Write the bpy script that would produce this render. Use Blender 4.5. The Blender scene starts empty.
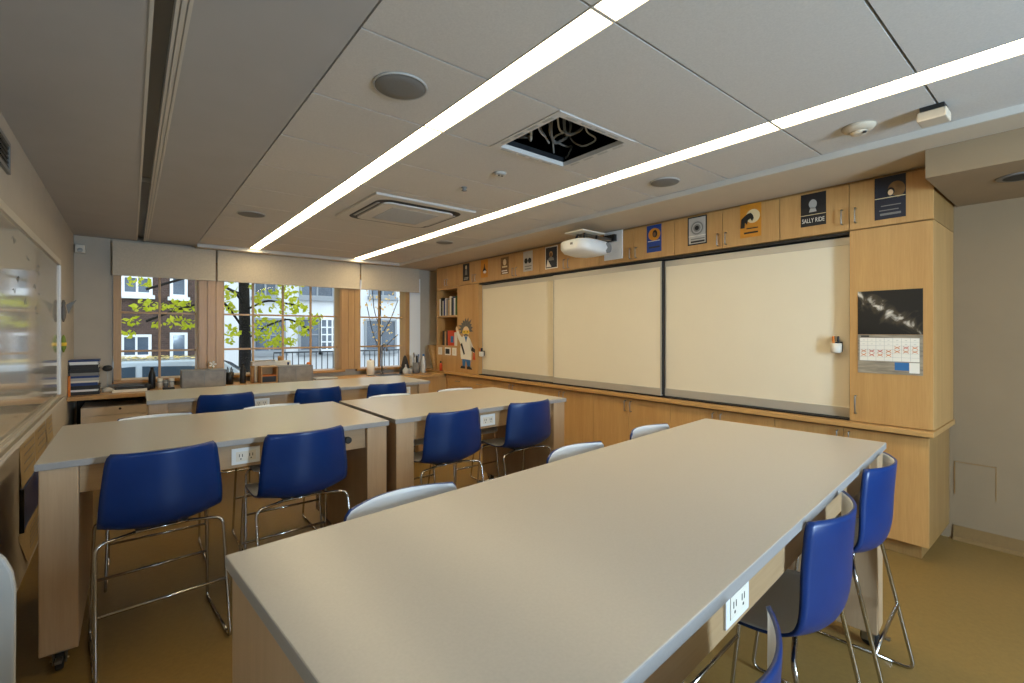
import bpy, bmesh, math, random
from mathutils import Vector, Matrix
random.seed(7)
PI = math.pi
col = bpy.context.scene.collection
def R(d): return math.radians(d)
def S(r, g, b):
    f = lambda c: (c/255/12.92) if c/255 <= .04045 else ((c/255+.055)/1.055)**2.4
    return (f(r), f(g), f(b), 1)

# ------------------------------------------------------------------ materials
M = {}
def mat(name, c, rough=.5, metal=0, vary=0, scale=20, bump=0, spec=.5, coat=0, emit=None, stretch=(1,1,1), trans=0):
    m = bpy.data.materials.new(name); m.use_nodes = True
    nt = m.node_tree; b = nt.nodes['Principled BSDF']
    b.inputs['Roughness'].default_value = rough; b.inputs['Metallic'].default_value = metal
    b.inputs['Specular IOR Level'].default_value = spec
    b.inputs['Coat Weight'].default_value = coat
    b.inputs['Coat Roughness'].default_value = .15
    b.inputs['Base Color'].default_value = c
    if emit: 
        b.inputs['Emission Color'].default_value = emit[0]; b.inputs['Emission Strength'].default_value = emit[1]
    if vary or bump:
        tc = nt.nodes.new('ShaderNodeTexCoord'); mp = nt.nodes.new('ShaderNodeMapping')
        mp.inputs['Scale'].default_value = stretch
        nz = nt.nodes.new('ShaderNodeTexNoise'); nz.inputs['Scale'].default_value = scale; nz.inputs['Detail'].default_value = 5
        nt.links.new(tc.outputs['Object'], mp.inputs['Vector']); nt.links.new(mp.outputs['Vector'], nz.inputs['Vector'])
        if vary:
            cr = nt.nodes.new('ShaderNodeValToRGB')
            cr.color_ramp.elements[0].position = .3; cr.color_ramp.elements[1].position = .7
            cr.color_ramp.elements[0].color = tuple(x*(1-vary) for x in c[:3])+(1,)
            cr.color_ramp.elements[1].color = tuple(min(1, x*(1+vary)) for x in c[:3])+(1,)
            nt.links.new(nz.outputs['Fac'], cr.inputs['Fac']); nt.links.new(cr.outputs['Color'], b.inputs['Base Color'])
        if bump:
            bp = nt.nodes.new('ShaderNodeBump'); bp.inputs['Strength'].default_value = bump; bp.inputs['Distance'].default_value = .002
            nt.links.new(nz.outputs['Fac'], bp.inputs['Height']); nt.links.new(bp.outputs['Normal'], b.inputs['Normal'])
    M[name] = m; return m

def wood(name, c1, c2, axis='z', rough=.38):
    m = bpy.data.materials.new(name); m.use_nodes = True; nt = m.node_tree; b = nt.nodes['Principled BSDF']
    tc = nt.nodes.new('ShaderNodeTexCoord'); mp = nt.nodes.new('ShaderNodeMapping')
    s = [9, 9, 9]; s['xyz'.index(axis)] = .55; mp.inputs['Scale'].default_value = s
    nz = nt.nodes.new('ShaderNodeTexNoise'); nz.inputs['Scale'].default_value = 1.3; nz.inputs['Detail'].default_value = 7; nz.inputs['Distortion'].default_value = .5
    n2 = nt.nodes.new('ShaderNodeTexNoise'); n2.inputs['Scale'].default_value = 14; n2.inputs['Detail'].default_value = 3
    mix = nt.nodes.new('ShaderNodeMix'); mix.data_type = 'FLOAT'; mix.inputs[0].default_value = .35
    cr = nt.nodes.new('ShaderNodeValToRGB'); e = cr.color_ramp.elements
    e[0].position = .3; e[0].color = c2; e[1].position = .68; e[1].color = c1
    L = nt.links.new
    L(tc.outputs['Object'], mp.inputs['Vector']); L(mp.outputs['Vector'], nz.inputs['Vector']); L(mp.outputs['Vector'], n2.inputs['Vector'])
    L(nz.outputs['Fac'], mix.inputs[2]); L(n2.outputs['Fac'], mix.inputs[3]); L(mix.outputs[0], cr.inputs['Fac'])
    L(cr.outputs['Color'], b.inputs['Base Color']); b.inputs['Roughness'].default_value = rough
    M[name] = m; return m

wood('maple', S(202,158,98), S(182,136,80), 'z')
wood('maple_h', S(202,158,98), S(182,136,80), 'y')
wood('maple_dark', S(168,130,78), S(146,108,60), 'z')
wood('table_wood', S(190,160,126), S(174,144,110), 'z')
wood('table_wood_h', S(178,148,112), S(160,130,94), 'x')
wood('window_wood', S(190,152,102), S(166,126,78), 'z')
wood('window_wood_h', S(186,142,86), S(160,116,62), 'x')
mat('table_top', S(178,171,160), .3, vary=.03, scale=160, spec=.5)
mat('top_edge', S(150,146,142), .4, vary=.03, scale=120)
mat('wall', S(184,174,158), .75, vary=.03, scale=6, bump=.05)
mat('wall_warm', S(150,128,98), .8, vary=.03, scale=5, bump=.05)
mat('gypsum', S(178,176,174), .85, vary=.025, scale=4)
mat('tile', S(206,202,196), .9, vary=.05, scale=140, bump=.25)
mat('soffit', S(200,186,164), .85, vary=.02, scale=5)
mat('trim_white', S(205,200,190), .55)
mat('plenum', S(22,20,18), .95)
mat('floor', S(140,111,60), .42, vary=.07, scale=55, bump=.05)
mat('cove', S(138,108,66), .5, vary=.05, scale=50)
mat('whiteboard', S(234,222,196), .32, vary=.012, scale=3, spec=.4)
mat('board_frame', S(196,188,172), .4, metal=.35)
mat('glossboard', S(196,186,166), .06, vary=.02, scale=3, spec=.8, coat=.6)
mat('blue', S(0,43,102), .34, spec=.45, vary=.06, scale=8)
mat('white_plastic', S(226,226,224), .35, spec=.5)
mat('chrome', S(190,186,180), .16, metal=1)
mat('steel', S(150,148,142), .32, metal=1)
mat('black', S(16,16,17), .5)
mat('dark', S(38,36,34), .6, vary=.15, scale=20)
mat('rubber', S(30,29,28), .65)
mat('grey', S(126,124,120), .55)
mat('grey_light', S(176,174,168), .6)
mat('speaker', S(122,120,116), .8, vary=.1, scale=400)
mat('offwhite', S(224,216,200), .55)
mat('paper', S(172,150,112), .85, vary=.05, scale=30)
mat('paper_white', S(238,232,218), .8)
mat('shade', S(196,184,164), .9, vary=.06, scale=60, bump=.1)
mat('orange', S(214,120,30), .55)
mat('orange_deep', S(206,70,24), .55)
mat('red', S(190,40,28), .5)
mat('yellow', S(232,190,50), .5)
mat('skin', S(238,206,164), .6)
mat('skin_dark', S(120,84,56), .6)
mat('hair', S(104,98,92), .7, vary=.25, scale=40)
mat('cloth_blue', S(52,110,164), .6)
mat('poster_navy', S(26,32,48), .5, vary=.2, scale=18)
mat('poster_blue', S(24,64,140), .5, vary=.1, scale=18)
mat('poster_orange', S(206,136,36), .5, vary=.1, scale=18)
mat('poster_black', S(24,24,28), .5, vary=.2, scale=18)
mat('poster_brown', S(122,90,52), .5, vary=.3, scale=25)
mat('poster_grey', S(186,182,174), .5, vary=.06, scale=25)
mat('cream', S(226,206,160), .6)
mat('glass_pot', S(206,206,200), .15, spec=.6)
mat('bag_green', S(110,130,40), .6)
mat('screen_grey', S(132,126,116), .45, vary=.18, scale=14)
mat('bluebook', S(22,52,110), .5)
mat('green', S(74,110,60), .5)
mat('tan', S(190,150,98), .6, vary=.1, scale=30)
mat('cardboard', S(168,126,78), .8, vary=.1, scale=20)
mat('galv', S(70,74,78), .4, metal=.8, vary=.15, scale=20)
mat('cable', S(178,176,170), .5)
mat('white_facade', S(222,226,230), .8, vary=.05, scale=1.5)
mat('ext_white', S(236,240,244), .6)
mat('ext_glass', S(78,92,108), .12, spec=.7, vary=.4, scale=1.2)
mat('ext_sill', S(150,156,162), .7)
mat('bark', S(24,18,15), .9, vary=.4, scale=12, bump=.8, stretch=(4,4,.6))
mat('car_paint', S(176,190,200), .25, coat=.6)
mat('car_glass', S(60,76,90), .08, spec=.8)
mat('asphalt', S(110,112,114), .9, vary=.2, scale=8)
mat('iron', S(50,56,62), .5)
mat('leaf_pale', S(222,196,120), .6, vary=.25, scale=3)

def leafmat(name, a, bcol):
    m = bpy.data.materials.new(name); m.use_nodes = True; nt = m.node_tree; b = nt.nodes['Principled BSDF']
    tc = nt.nodes.new('ShaderNodeTexCoord'); nz = nt.nodes.new('ShaderNodeTexNoise'); nz.inputs['Scale'].default_value = 9
    cr = nt.nodes.new('ShaderNodeValToRGB'); cr.color_ramp.elements[0].color = a; cr.color_ramp.elements[1].color = bcol
    cr.color_ramp.elements[0].position = .35; cr.color_ramp.elements[1].position = .65
    nt.links.new(tc.outputs['Object'], nz.inputs['Vector']); nt.links.new(nz.outputs['Fac'], cr.inputs['Fac'])
    nt.links.new(cr.outputs['Color'], b.inputs['Base Color']); b.inputs['Roughness'].default_value = .6
    tr = nt.nodes.new('ShaderNodeBsdfTranslucent'); nt.links.new(cr.outputs['Color'], tr.inputs['Color'])
    ad = nt.nodes.new('ShaderNodeMixShader'); ad.inputs[0].default_value = .45
    nt.links.new(b.outputs[0], ad.inputs[1]); nt.links.new(tr.outputs[0], ad.inputs[2])
    nt.links.new(ad.outputs[0], nt.nodes['Material Output'].inputs['Surface']); M[name] = m
leafmat('leaf', S(172,184,16), S(206,206,60))
leafmat('leaf_orange', S(222,170,90), S(236,206,140))

def brickmat():
    m = bpy.data.materials.new('brick'); m.use_nodes = True; nt = m.node_tree; b = nt.nodes['Principled BSDF']
    tc = nt.nodes.new('ShaderNodeTexCoord'); mp = nt.nodes.new('ShaderNodeMapping'); mp.inputs['Rotation'].default_value = (R(90), 0, 0)
    br = nt.nodes.new('ShaderNodeTexBrick'); br.inputs['Scale'].default_value = 4.5
    br.inputs['Color1'].default_value = S(92,72,64); br.inputs['Color2'].default_value = S(74,58,52); br.inputs['Mortar'].default_value = S(104,92,86)
    br.inputs['Mortar Size'].default_value = .012
    nt.links.new(tc.outputs['Object'], mp.inputs['Vector']); nt.links.new(mp.outputs['Vector'], br.inputs['Vector'])
    nt.links.new(br.outputs['Color'], b.inputs['Base Color']); b.inputs['Roughness'].default_value = .9; M['brick'] = m
brickmat()

def panemat():
    m = bpy.data.materials.new('pane'); m.use_nodes = True; nt = m.node_tree; nt.nodes.remove(nt.nodes['Principled BSDF'])
    t = nt.nodes.new('ShaderNodeBsdfTransparent'); g = nt.nodes.new('ShaderNodeBsdfGlossy'); g.inputs['Roughness'].default_value = .02
    fr = nt.nodes.new('ShaderNodeFresnel'); fr.inputs['IOR'].default_value = 1.4
    mu = nt.nodes.new('ShaderNodeMath'); mu.operation = 'MULTIPLY'; mu.inputs[1].default_value = .22; nt.links.new(fr.outputs[0], mu.inputs[0])
    mx = nt.nodes.new('ShaderNodeMixShader'); nt.links.new(mu.outputs[0], mx.inputs[0])
    nt.links.new(t.outputs[0], mx.inputs[1]); nt.links.new(g.outputs[0], mx.inputs[2])
    nt.links.new(mx.outputs[0], nt.nodes['Material Output'].inputs['Surface']); M['pane'] = m
panemat()

def cloudmat():      # monochrome swirl print of the calendar picture
    m = bpy.data.materials.new('cloud_print'); m.use_nodes = True; nt = m.node_tree; b = nt.nodes['Principled BSDF']
    tc = nt.nodes.new('ShaderNodeTexCoord')
    sep = nt.nodes.new('ShaderNodeSeparateXYZ'); nt.links.new(tc.outputs['Object'], sep.inputs[0])
    nz = nt.nodes.new('ShaderNodeTexNoise'); nz.inputs['Scale'].default_value = 9; nz.inputs['Detail'].default_value = 8; nz.inputs['Distortion'].default_value = 1.6
    nt.links.new(tc.outputs['Object'], nz.inputs['Vector'])
    # band running from the upper left to the lower right: |0.75*y' - z'| small
    a = nt.nodes.new('ShaderNodeMath'); a.operation = 'MULTIPLY'; a.inputs[1].default_value = .8; nt.links.new(sep.outputs[1], a.inputs[0])
    s = nt.nodes.new('ShaderNodeMath'); s.operation = 'SUBTRACT'; nt.links.new(sep.outputs[2], s.inputs[0]); nt.links.new(a.outputs[0], s.inputs[1])
    s2 = nt.nodes.new('ShaderNodeMath'); s2.operation = 'SUBTRACT'; s2.inputs[1].default_value = .41; nt.links.new(s.outputs[0], s2.inputs[0])
    ab = nt.nodes.new('ShaderNodeMath'); ab.operation = 'ABSOLUTE'; nt.links.new(s2.outputs[0], ab.inputs[0])
    k = nt.nodes.new('ShaderNodeMath'); k.operation = 'MULTIPLY'; k.inputs[1].default_value = 2.6; nt.links.new(ab.outputs[0], k.inputs[0])
    d = nt.nodes.new('ShaderNodeMath'); d.operation = 'SUBTRACT'; nt.links.new(nz.outputs['Fac'], d.inputs[0]); nt.links.new(k.outputs[0], d.inputs[1])
    cr = nt.nodes.new('ShaderNodeValToRGB'); e = cr.color_ramp.elements
    e[0].position = .3; e[0].color = S(26,24,22); e[1].position = .62; e[1].color = S(225,216,200)
    x = e.new(.47); x.color = S(74,64,50)
    nt.links.new(d.outputs[0], cr.inputs['Fac']); nt.links.new(cr.outputs['Color'], b.inputs['Base Color']); b.inputs['Roughness'].default_value = .5
    M['cloud_print'] = m
cloudmat()
mat('pale_drawer', S(214,196,172), .5, vary=.03, scale=12)
mat('rock_print', S(150,138,118), .6, vary=.35, scale=22, stretch=(1,.5,3))
m = bpy.data.materials.new('lamp_glow'); m.use_nodes = True
b = m.node_tree.nodes['Principled BSDF']; b.inputs['Base Color'].default_value = (1,1,1,1)
b.inputs['Emission Color'].default_value = (1, .81, .49, 1); b.inputs['Emission Strength'].default_value = 16.5
M['lamp_glow'] = m

# ------------------------------------------------------------------ geometry helpers
def worg(o):
    v = Vector((0,0,0))
    while o is not None: v += o.location; o = o.parent
    return v
def fillet(pts, r, n=5):
    P = [Vector(p) for p in pts]; out = [P[0]]
    for i in range(1, len(P)-1):
        a, b, c = P[i-1], P[i], P[i+1]
        d = min(r, (a-b).length*.45, (c-b).length*.45)
        p, q = b+(a-b).normalized()*d, b+(c-b).normalized()*d
        for k in range(n+1):
            t = k/n; out.append(p*(1-t)**2 + b*2*t*(1-t) + q*t*t)
    out.append(P[-1]); return out
class MB:
    def __init__(s): s.bm = bmesh.new()
    def _f(s, vs, mi, sm=False):
        try:
            f = s.bm.faces.new(vs); f.material_index = mi; f.smooth = sm
        except ValueError: pass
    def box(s, x0, x1, y0, y1, z0, z1, mi=0):
        v = [s.bm.verts.new((x, y, z)) for x in (x0, x1) for y in (y0, y1) for z in (z0, z1)]
        for q in ((0,1,3,2),(4,6,7,5),(0,4,5,1),(2,3,7,6),(0,2,6,4),(1,5,7,3)): s._f([v[i] for i in q], mi)
        return s
    def poly(s, pts, d, mi=0):            # flat polygon extruded by the vector d
        d = Vector(d); a = [s.bm.verts.new(p) for p in pts]; b = [s.bm.verts.new(Vector(p)+d) for p in pts]
        n = len(a); s._f(a[::-1], mi); s._f(b, mi)
        for i in range(n): s._f([a[i], a[(i+1)%n], b[(i+1)%n], b[i]], mi)
        return s
    def tube(s, pts, r, seg=8, mi=0, cap=True):
        P = [Vector(p) for p in pts]; rs = r if isinstance(r, (list, tuple)) else [r]*len(P)
        t0 = (P[1]-P[0]).normalized(); n = t0.orthogonal().normalized(); rings = []
        for i, p in enumerate(P):
            t = ((P[min(i+1, len(P)-1)]-P[i]).normalized() + (P[i]-P[max(i-1, 0)]).normalized()).normalized()
            n = (n - t*n.dot(t)).normalized(); bn = t.cross(n)
            rings.append([s.bm.verts.new(p + (n*math.cos(2*PI*k/seg)+bn*math.sin(2*PI*k/seg))*rs[i]) for k in range(seg)])
        for a, b in zip(rings, rings[1:]):
            for k in range(seg): s._f([a[k], a[(k+1)%seg], b[(k+1)%seg], b[k]], mi, True)
        if cap: s._f(rings[0][::-1], mi); s._f(rings[-1], mi)
        return s
    def lathe(s, c, prof, seg=20, axis='z', mi=0):   # prof: list of (radius, height)
        c = Vector(c); rings = []
        for r, h in prof:
            ring = []
            for k in range(seg):
                u, v = r*math.cos(2*PI*k/seg), r*math.sin(2*PI*k/seg)
                o = {'z': (u, v, h), 'x': (h, u, v), 'y': (v, h, u)}[axis]
                ring.append(s.bm.verts.new(c+Vector(o)))
            rings.append(ring)
        for a, b in zip(rings, rings[1:]):
            for k in range(seg): s._f([a[k], a[(k+1)%seg], b[(k+1)%seg], b[k]], mi, True)
        s._f(rings[0][::-1], mi); s._f(rings[-1], mi)
        return s
    def quad(s, pts, mi=0): s._f([s.bm.verts.new(p) for p in pts], mi); return s
    def build(s, name, mats, parent=None, bevel=0, fixn=True):
        if not isinstance(mats, (list, tuple)): mats = [mats]
        if fixn: bmesh.ops.recalc_face_normals(s.bm, faces=s.bm.faces)
        if parent is not None: org = worg(parent)
        else:
            vs = [v.co for v in s.bm.verts]
            org = Vector(((min(v.x for v in vs)+max(v.x for v in vs))/2, (min(v.y for v in vs)+max(v.y for v in vs))/2, min(v.z for v in vs)))
        bmesh.ops.translate(s.bm, verts=s.bm.verts, vec=-org)
        me = bpy.data.meshes.new(name); s.bm.to_mesh(me); s.bm.free()
        for x in mats: me.materials.append(M[x])
        o = bpy.data.objects.new(name, me); col.objects.link(o)
        if parent is not None: o.parent = parent
        else: o.location = org
        if bevel:
            bv = o.modifiers.new('bevel', 'BEVEL'); bv.width = bevel; bv.segments = 2; bv.limit_method = 'ANGLE'; bv.angle_limit = R(40)
        return o
def box(x0, x1, y0, y1, z0, z1): return MB().box(x0, x1, y0, y1, z0, z1)
def tag(o, label=None, cat=None, group=None, kind=None):
    if label: o['label'] = label
    if cat: o['category'] = cat
    if group: o['group'] = group
    if kind: o['kind'] = kind
    return o
def thing(name, label, cat, loc=(0,0,0), group=None):
    o = bpy.data.objects.new(name, None); col.objects.link(o); o.location = loc; o.empty_display_size = .1
    return tag(o, label, cat, group)
def struct(name, mb, mats, parent=None, bevel=0):
    o = mb.build(name, mats, parent, bevel)
    if parent is None: o['kind'] = 'structure'
    return o
def structroot(name, loc):
    o = bpy.data.objects.new(name, None); col.objects.link(o); o.location = loc; o['kind'] = 'structure'; return o
def copy_tree(o, parent=None):
    c = o.copy(); col.objects.link(c)
    if parent is not None: c.parent = parent
    for ch in list(o.children): copy_tree(ch, c)
    return c

# ------------------------------------------------------------------ the room
XL, XR, YF, YB = -.5, 4.55, 7.2, -2.6
ZC, ZS = 2.55, 2.515            # tiled ceiling, lower border
struct('floor', box(XL-.1, XR+.1, YB-.1, YF+.28, -.1, 0), 'floor')
struct('wall_left', box(XL-.1, XL, YB, YF, 0, 2.75), 'wall')
struct('wall_right', box(XR, XR+.1, YB, YF, 0, 2.75), 'wall_warm')
struct('baseboard_right', MB().poly([(XR-.0005, YB, 0.0005), (XR-.035, YB, 0.0005), (XR-.012, YB, .02), (XR-.006, YB, .098), (XR-.0005, YB, .098)], (0, .64-YB, 0)), 'cove')
# back wall behind the camera with an opening added for the cool fill lamp
struct('wall_back', MB().box(XL-.1, XR+.1, YB-.15, YB, 0, .85).box(XL-.1, XR+.1, YB-.15, YB, 2.4, 2.75).box(XL-.1, 1.56, YB-.15, YB, .85, 2.4).box(2.24, XR+.1, YB-.15, YB, .85, 2.4), 'wall')
# window wall
wf = MB()
WINS = [(-.09, .65), (.95, 2.45), (2.77, 3.53)]
wf.box(XL-.1, XR+.1, YF, YF+.28, 0, .86).box(XL-.1, XR+.1, YF, YF+.28, 2.36, 2.75)
for a, b_ in ((XL-.1, -.17), (.66, .94), (2.46, 2.76), (3.60, XR+.1)): wf.box(a, b_, YF, YF+.28, .86, 2.36)
struct('wall_window', wf, 'wall')
def post(name, x0, x1):
    p = MB().box(x0, x1, YF-.05, YF-.001, .90, 2.36)
    n = 3
    for i in range(n):                      # applied flat boards with grooves between
        a = x0 + (x1-x0)*i/n
        p.box(a+.008, x0+(x1-x0)*(i+1)/n-.008, YF-.062, YF-.049, .90, 2.36)
    return struct(name, p, 'window_wood', bevel=.003)
post('trim_1', .66, .94); post('trim_2', 2.46, 2.76)
def window(n, x0, x1, vs, hs):
    w = structroot('window_%d' % n, ((x0+x1)/2, YF+.1, .86))
    f = MB(); e = .055 if n != 3 else .075
    f.box(x0-.07, x0, YF-.03, YF+.2, .9, 2.36).box(x1, x1+.07, YF-.03, YF+.2, .9, 2.36)
    f.box(x0, x1, YF+.06, YF+.2, 2.3, 2.36)
    f.build('window_frame', 'window_wood', w, .004)
    box(x0-.07, x1+.07, YF-.07, YF+.27, .862, .9).build('window_sill', 'window_wood_h', w, .005)
    sash = MB()
    for x in vs: sash.box(x-.013, x+.013, YF+.1, YF+.13, .9, 2.3)
    for z in hs: sash.box(x0, x1, YF+.098, YF+.132, z-.012, z+.012)
    sash.build('muntins', 'window_wood', w, .003)
    box(x0, x1, YF+.112, YF+.118, .9, 2.3).build('pane', 'pane', w)
window(1, -.09, .65, [.276], [1.235, 1.70]); window(2, .95, 2.45, [1.31, 1.69, 2.07], [1.235, 1.70]); window(3, 2.77, 3.53, [3.13], [1.235, 1.70])
struct('trim_3', box(3.605, 3.80, YF-.03, YF-.001, .9, 2.36), 'ext_white', bevel=.003)
# roller shades drawn part way down, each a thing
for x0, x1, lab in ((-.165, .845, 'pale half-drawn roller shade over the left window'), (.865, 2.73, 'wide pale half-drawn roller shade over the middle window'), (2.75, 3.74, 'pale half-drawn roller shade over the right window beside the bookshelf')):
    t = thing('roller_shade', lab, 'roller shade', ((x0+x1)/2, YF-.1, 2.12), 'roller shades over the windows')
    box(x0, x1, YF-.105, YF-.1, 2.135, ZS-.003).build('shade_fabric', 'shade', t)
    box(x0, x1, YF-.112, YF-.093, 2.118, 2.14).build('hem_bar', 'shade', t, .003)
    n = 2 if x1-x0 < 1.5 else 3
    sm = MB()
    for i in range(1, n): sm.box(x0+(x1-x0)*i/n-.003, x0+(x1-x0)*i/n+.003, YF-.107, YF-.1045, 2.14, ZS-.005)
    sm.build('seam', 'shade', t)

# ceiling
T0, DT = .475, .585
ty = [T0+DT*i for i in range(-6, 12)]; YE = 6.93
rows = [(a, min(b_, YE)) for a, b_ in zip(ty, ty[1:]) if a < YE-.1]
g = .005
HX, HY = (1.63, 2.235), (1.648, 2.228)         # open bay (with its frame)
ACX, ACY = (1.475, 2.415), (3.50, 4.44)
c = MB()
c.box(XL, .06, YB, YF, ZC, ZC+.03, 0).box(.115, .632, YB, YF, ZC, ZC+.03, 0)
c.box(.632, 3.30, YE+.006, YF, ZS, ZS+.03, 2)                     # border at the window
c.box(3.31, XR, YB, YF, ZS, ZS+.03, 2)                            # border over the cabinets
c.box(3.298, 3.312, YB, YE, ZS-.004, ZC+.03, 3).box(.632, 3.3, YE-.006, YE+.008, ZS-.004, ZC+.03, 3)
for a, b_ in rows:
    c.box(.64, 1.193, a+g, b_-g, ZC, ZC+.02, 1)
    spans = [(1.319, 2.555)]
    if abs(a-(T0+2*DT)) < .01: spans = [(1.319, HX[0]-.002), (HX[1]+.002, 2.555)]
    for x0, x1 in spans:
        if b_ > ACY[0] and a < ACY[1]:
            c.box(x0, ACX[0]-.002, a+g, b_-g, ZC, ZC+.02, 1).box(ACX[1]+.002, x1, a+g, b_-g, ZC, ZC+.02, 1)
            if a < ACY[0]: c.box(ACX[0]-.002, ACX[1]+.002, a+g, ACY[0]-.002, ZC, ZC+.02, 1)
            if b_ > ACY[1]: c.box(ACX[0]-.002, ACX[1]+.002, ACY[1]+.002, b_-g, ZC, ZC+.02, 1)
        else: c.box(x0, x1, a+g, b_-g, ZC, ZC+.02, 1)
    c.box(2.705, 3.297, a+g, b_-g, ZC, ZC+.02, 1)
struct('ceiling', c, ['gypsum', 'tile', 'soffit', 'trim_white'])
struct('trim_4', MB().box(XL, XR, YB, YF, 2.95, 2.98).box(XL, XL+.02, YB, YF, 2.76, 2.95).box(XR-.02, XR, YB, YF, 2.76, 2.95).box(XL, XR, YB, YB+.02, 2.76, 2.95).box(XL, XR, YF-.02, YF, 2.76, 2.95), 'plenum')  # dark plenum above the tiles
struct('trim_5', box(3.56, XR, YB, .62, 2.35, ZS-.001), 'wall_warm')         # boxed bulkhead by the cabinets

# linear luminaires
for side, x0, x1 in (('left', 1.200, 1.312), ('right', 2.562, 2.698)):
    k = 0; a = T0+DT; segs = [(T0+DT-(.3 if side == 'left' else .97), T0+DT)]
    while a < YE-.1: segs.append((a, min(a+1.17, YE))); a += 1.17
    N = len(segs)
    for i, (a, b_) in enumerate(segs):
        n = N-i
        ordw = ['', 'nearest the window', 'second from the window', 'third from the window', 'fourth from the window', 'fifth from the window', 'sixth from the window', 'seventh from the window', 'eighth from the window', 'ninth from the window'][n]
        t = thing('linear_ceiling_light', 'glowing segment of the %s recessed ceiling light strip, %s' % (side, ordw), 'ceiling light', ((x0+x1)/2, (a+b_)/2, ZC), 'segments of the %s ceiling light strip' % side)
        box(x0, x1, a+.008, b_-.008, ZC+.004, ZC+.012).build('diffuser', 'lamp_glow', t)
        h = MB().box(x0-.006, x0-.001, a+.002, b_-.002, ZC-.003, ZC+.06).box(x1+.001, x1+.006, a+.002, b_-.002, ZC-.003, ZC+.06).box(x0-.006, x1+.006, a+.002, b_-.002, ZC+.05, ZC+.06)
        h.box(x0-.001, x1+.001, a+.001, a+.0075, ZC-.001, ZC+.03).box(x0-.001, x1+.001, b_-.0075, b_-.001, ZC-.001, ZC+.03)
        h.build('housing', 'trim_white', t)
# slot diffuser at left
t = thing('linear_air_diffuser', 'long dark linear air slot with white flanges in the smooth ceiling at left', 'air diffuser', (.06, 2, ZC))
box(.06, .115, YB+.05, YF-.08, ZC+.05, ZC+.055).build('slot_back', 'grey', t)
MB().box(.048, .0595, YB+.05, YF-.08, ZC-.004, ZC+.055).box(.1155, .125, YB+.05, YF-.08, ZC-.006, ZC+.055).box(.130, .144, YB+.05, YF-.08, ZC-.006, ZC-.0005).box(.149, .160, YB+.05, YF-.08, ZC-.004, ZC-.0005).build('flange', 'trim_white', t)
for y in (1.6, 4.4): box(.0605, .1145, y-.006, y+.006, ZC+.02, ZC+.05).build('spacer', 'grey_light', t)
# round speakers
for x, y, r, lab in ((.925, 1.93, .118, 'largest-looking round grey ceiling speaker, left of the light strips'), (.86, 4.88, .118, 'round grey ceiling speaker far left near the windows'), (3.0, 1.96, .105, 'round grey ceiling speaker right of the light strips above the cabinets'), (2.95, 4.95, .105, 'small far round grey ceiling speaker right of the cassette unit')):
    t = thing('ceiling_speaker', lab, 'ceiling speaker', (x, y, ZC-.012), 'round ceiling speakers')
    MB().lathe((x, y, ZC-.006), [(r*.93, 0), (r*.96, -.003), (r, .0), (r, .0055)], 36).build('rim', 'grey_light', t)
    MB().lathe((x, y, ZC-.010), [(r*.5, -.001), (r*.9, .002), (r*.93, .004)], 36).build('grille', 'speaker', t)
# open bay with cables
t = thing('open_ceiling_bay', 'open square ceiling bay with slotted white frame and loose cables', 'ceiling hatch', (1.935, 1.938, ZC))
x0, x1, y0, y1 = HX[0], HX[1], HY[0], HY[1]; w = .045
f = MB().box(x0, x1, y0, y0+w, ZC-.006, ZC+.02).box(x0, x1, y1-w, y1, ZC-.006, ZC+.02).box(x0, x0+w, y0+w, y1-w, ZC-.006, ZC+.02).box(x1-w, x1, y0+w, y1-w, ZC-.006, ZC+.02)
sl = f
for i in range(4):
    q = y0+.07+i*.115; sl.box(x0+.014, x0+.03, q, q+.075, ZC-.0075, ZC-.0058, 1).box(x1-.03, x1-.014, q, q+.075, ZC-.0075, ZC-.0058, 1)
    q = x0+.07+i*.11; sl.box(q, q+.075, y0+.014, y0+.03, ZC-.0075, ZC-.0058, 1).box(q, q+.075, y1-.03, y1-.014, ZC-.0075, ZC-.0058, 1)
sl.build('frame', ['tile', 'grey_light'], t)
MB().box(x0+w, x1-w, y1-w-.004, y1-w, ZC+.02, ZC+.05).box(x0+w, x0+w+.004, y0+w, y1-w-.004, ZC+.02, ZC+.05).build('rim_plate', 'galv', t)
box(2.28, 2.62, 2.30, 2.52, ZC+.08, ZC+.25).build('duct', 'galv', t)
box(1.72, 2.0, 2.52, 2.7, ZC+.06, ZC+.2).build('junction_box', 'grey', t)
a0, a1, b0, b1 = x0-.1, x1+.7, y0-.1, y1+.7
MB().box(a0, a1, b0, b1, ZC+.36, ZC+.37).box(a0, a0+.01, b0, b1, ZC+.035, ZC+.36).box(a1-.01, a1, b0, b1, ZC+.035, ZC+.36).box(a0, a1, b0, b0+.01, ZC+.035, ZC+.36).box(a0, a1, b1-.01, b1, ZC+.035, ZC+.36).build('cavity', 'plenum', t)
rc = random.Random(5)
for k in range(9):
    x_, y_ = rc.uniform(1.75, 2.15), rc.uniform(1.8, 2.2)
    pts = [(x_, y_, 2.88)]
    for q in range(4):
        x_ += rc.uniform(-.05, .14); y_ += rc.uniform(-.05, .14); pts.append((x_, y_, rc.uniform(2.6, 2.76)))
    pts.append((x_+.05, y_+.08, 2.86))
    MB().tube(fillet(pts, .08, 5), .006+.003*(k % 2), 7).build('cable', ['cable', 'grey', 'offwhite'][k % 3], t)
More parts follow.
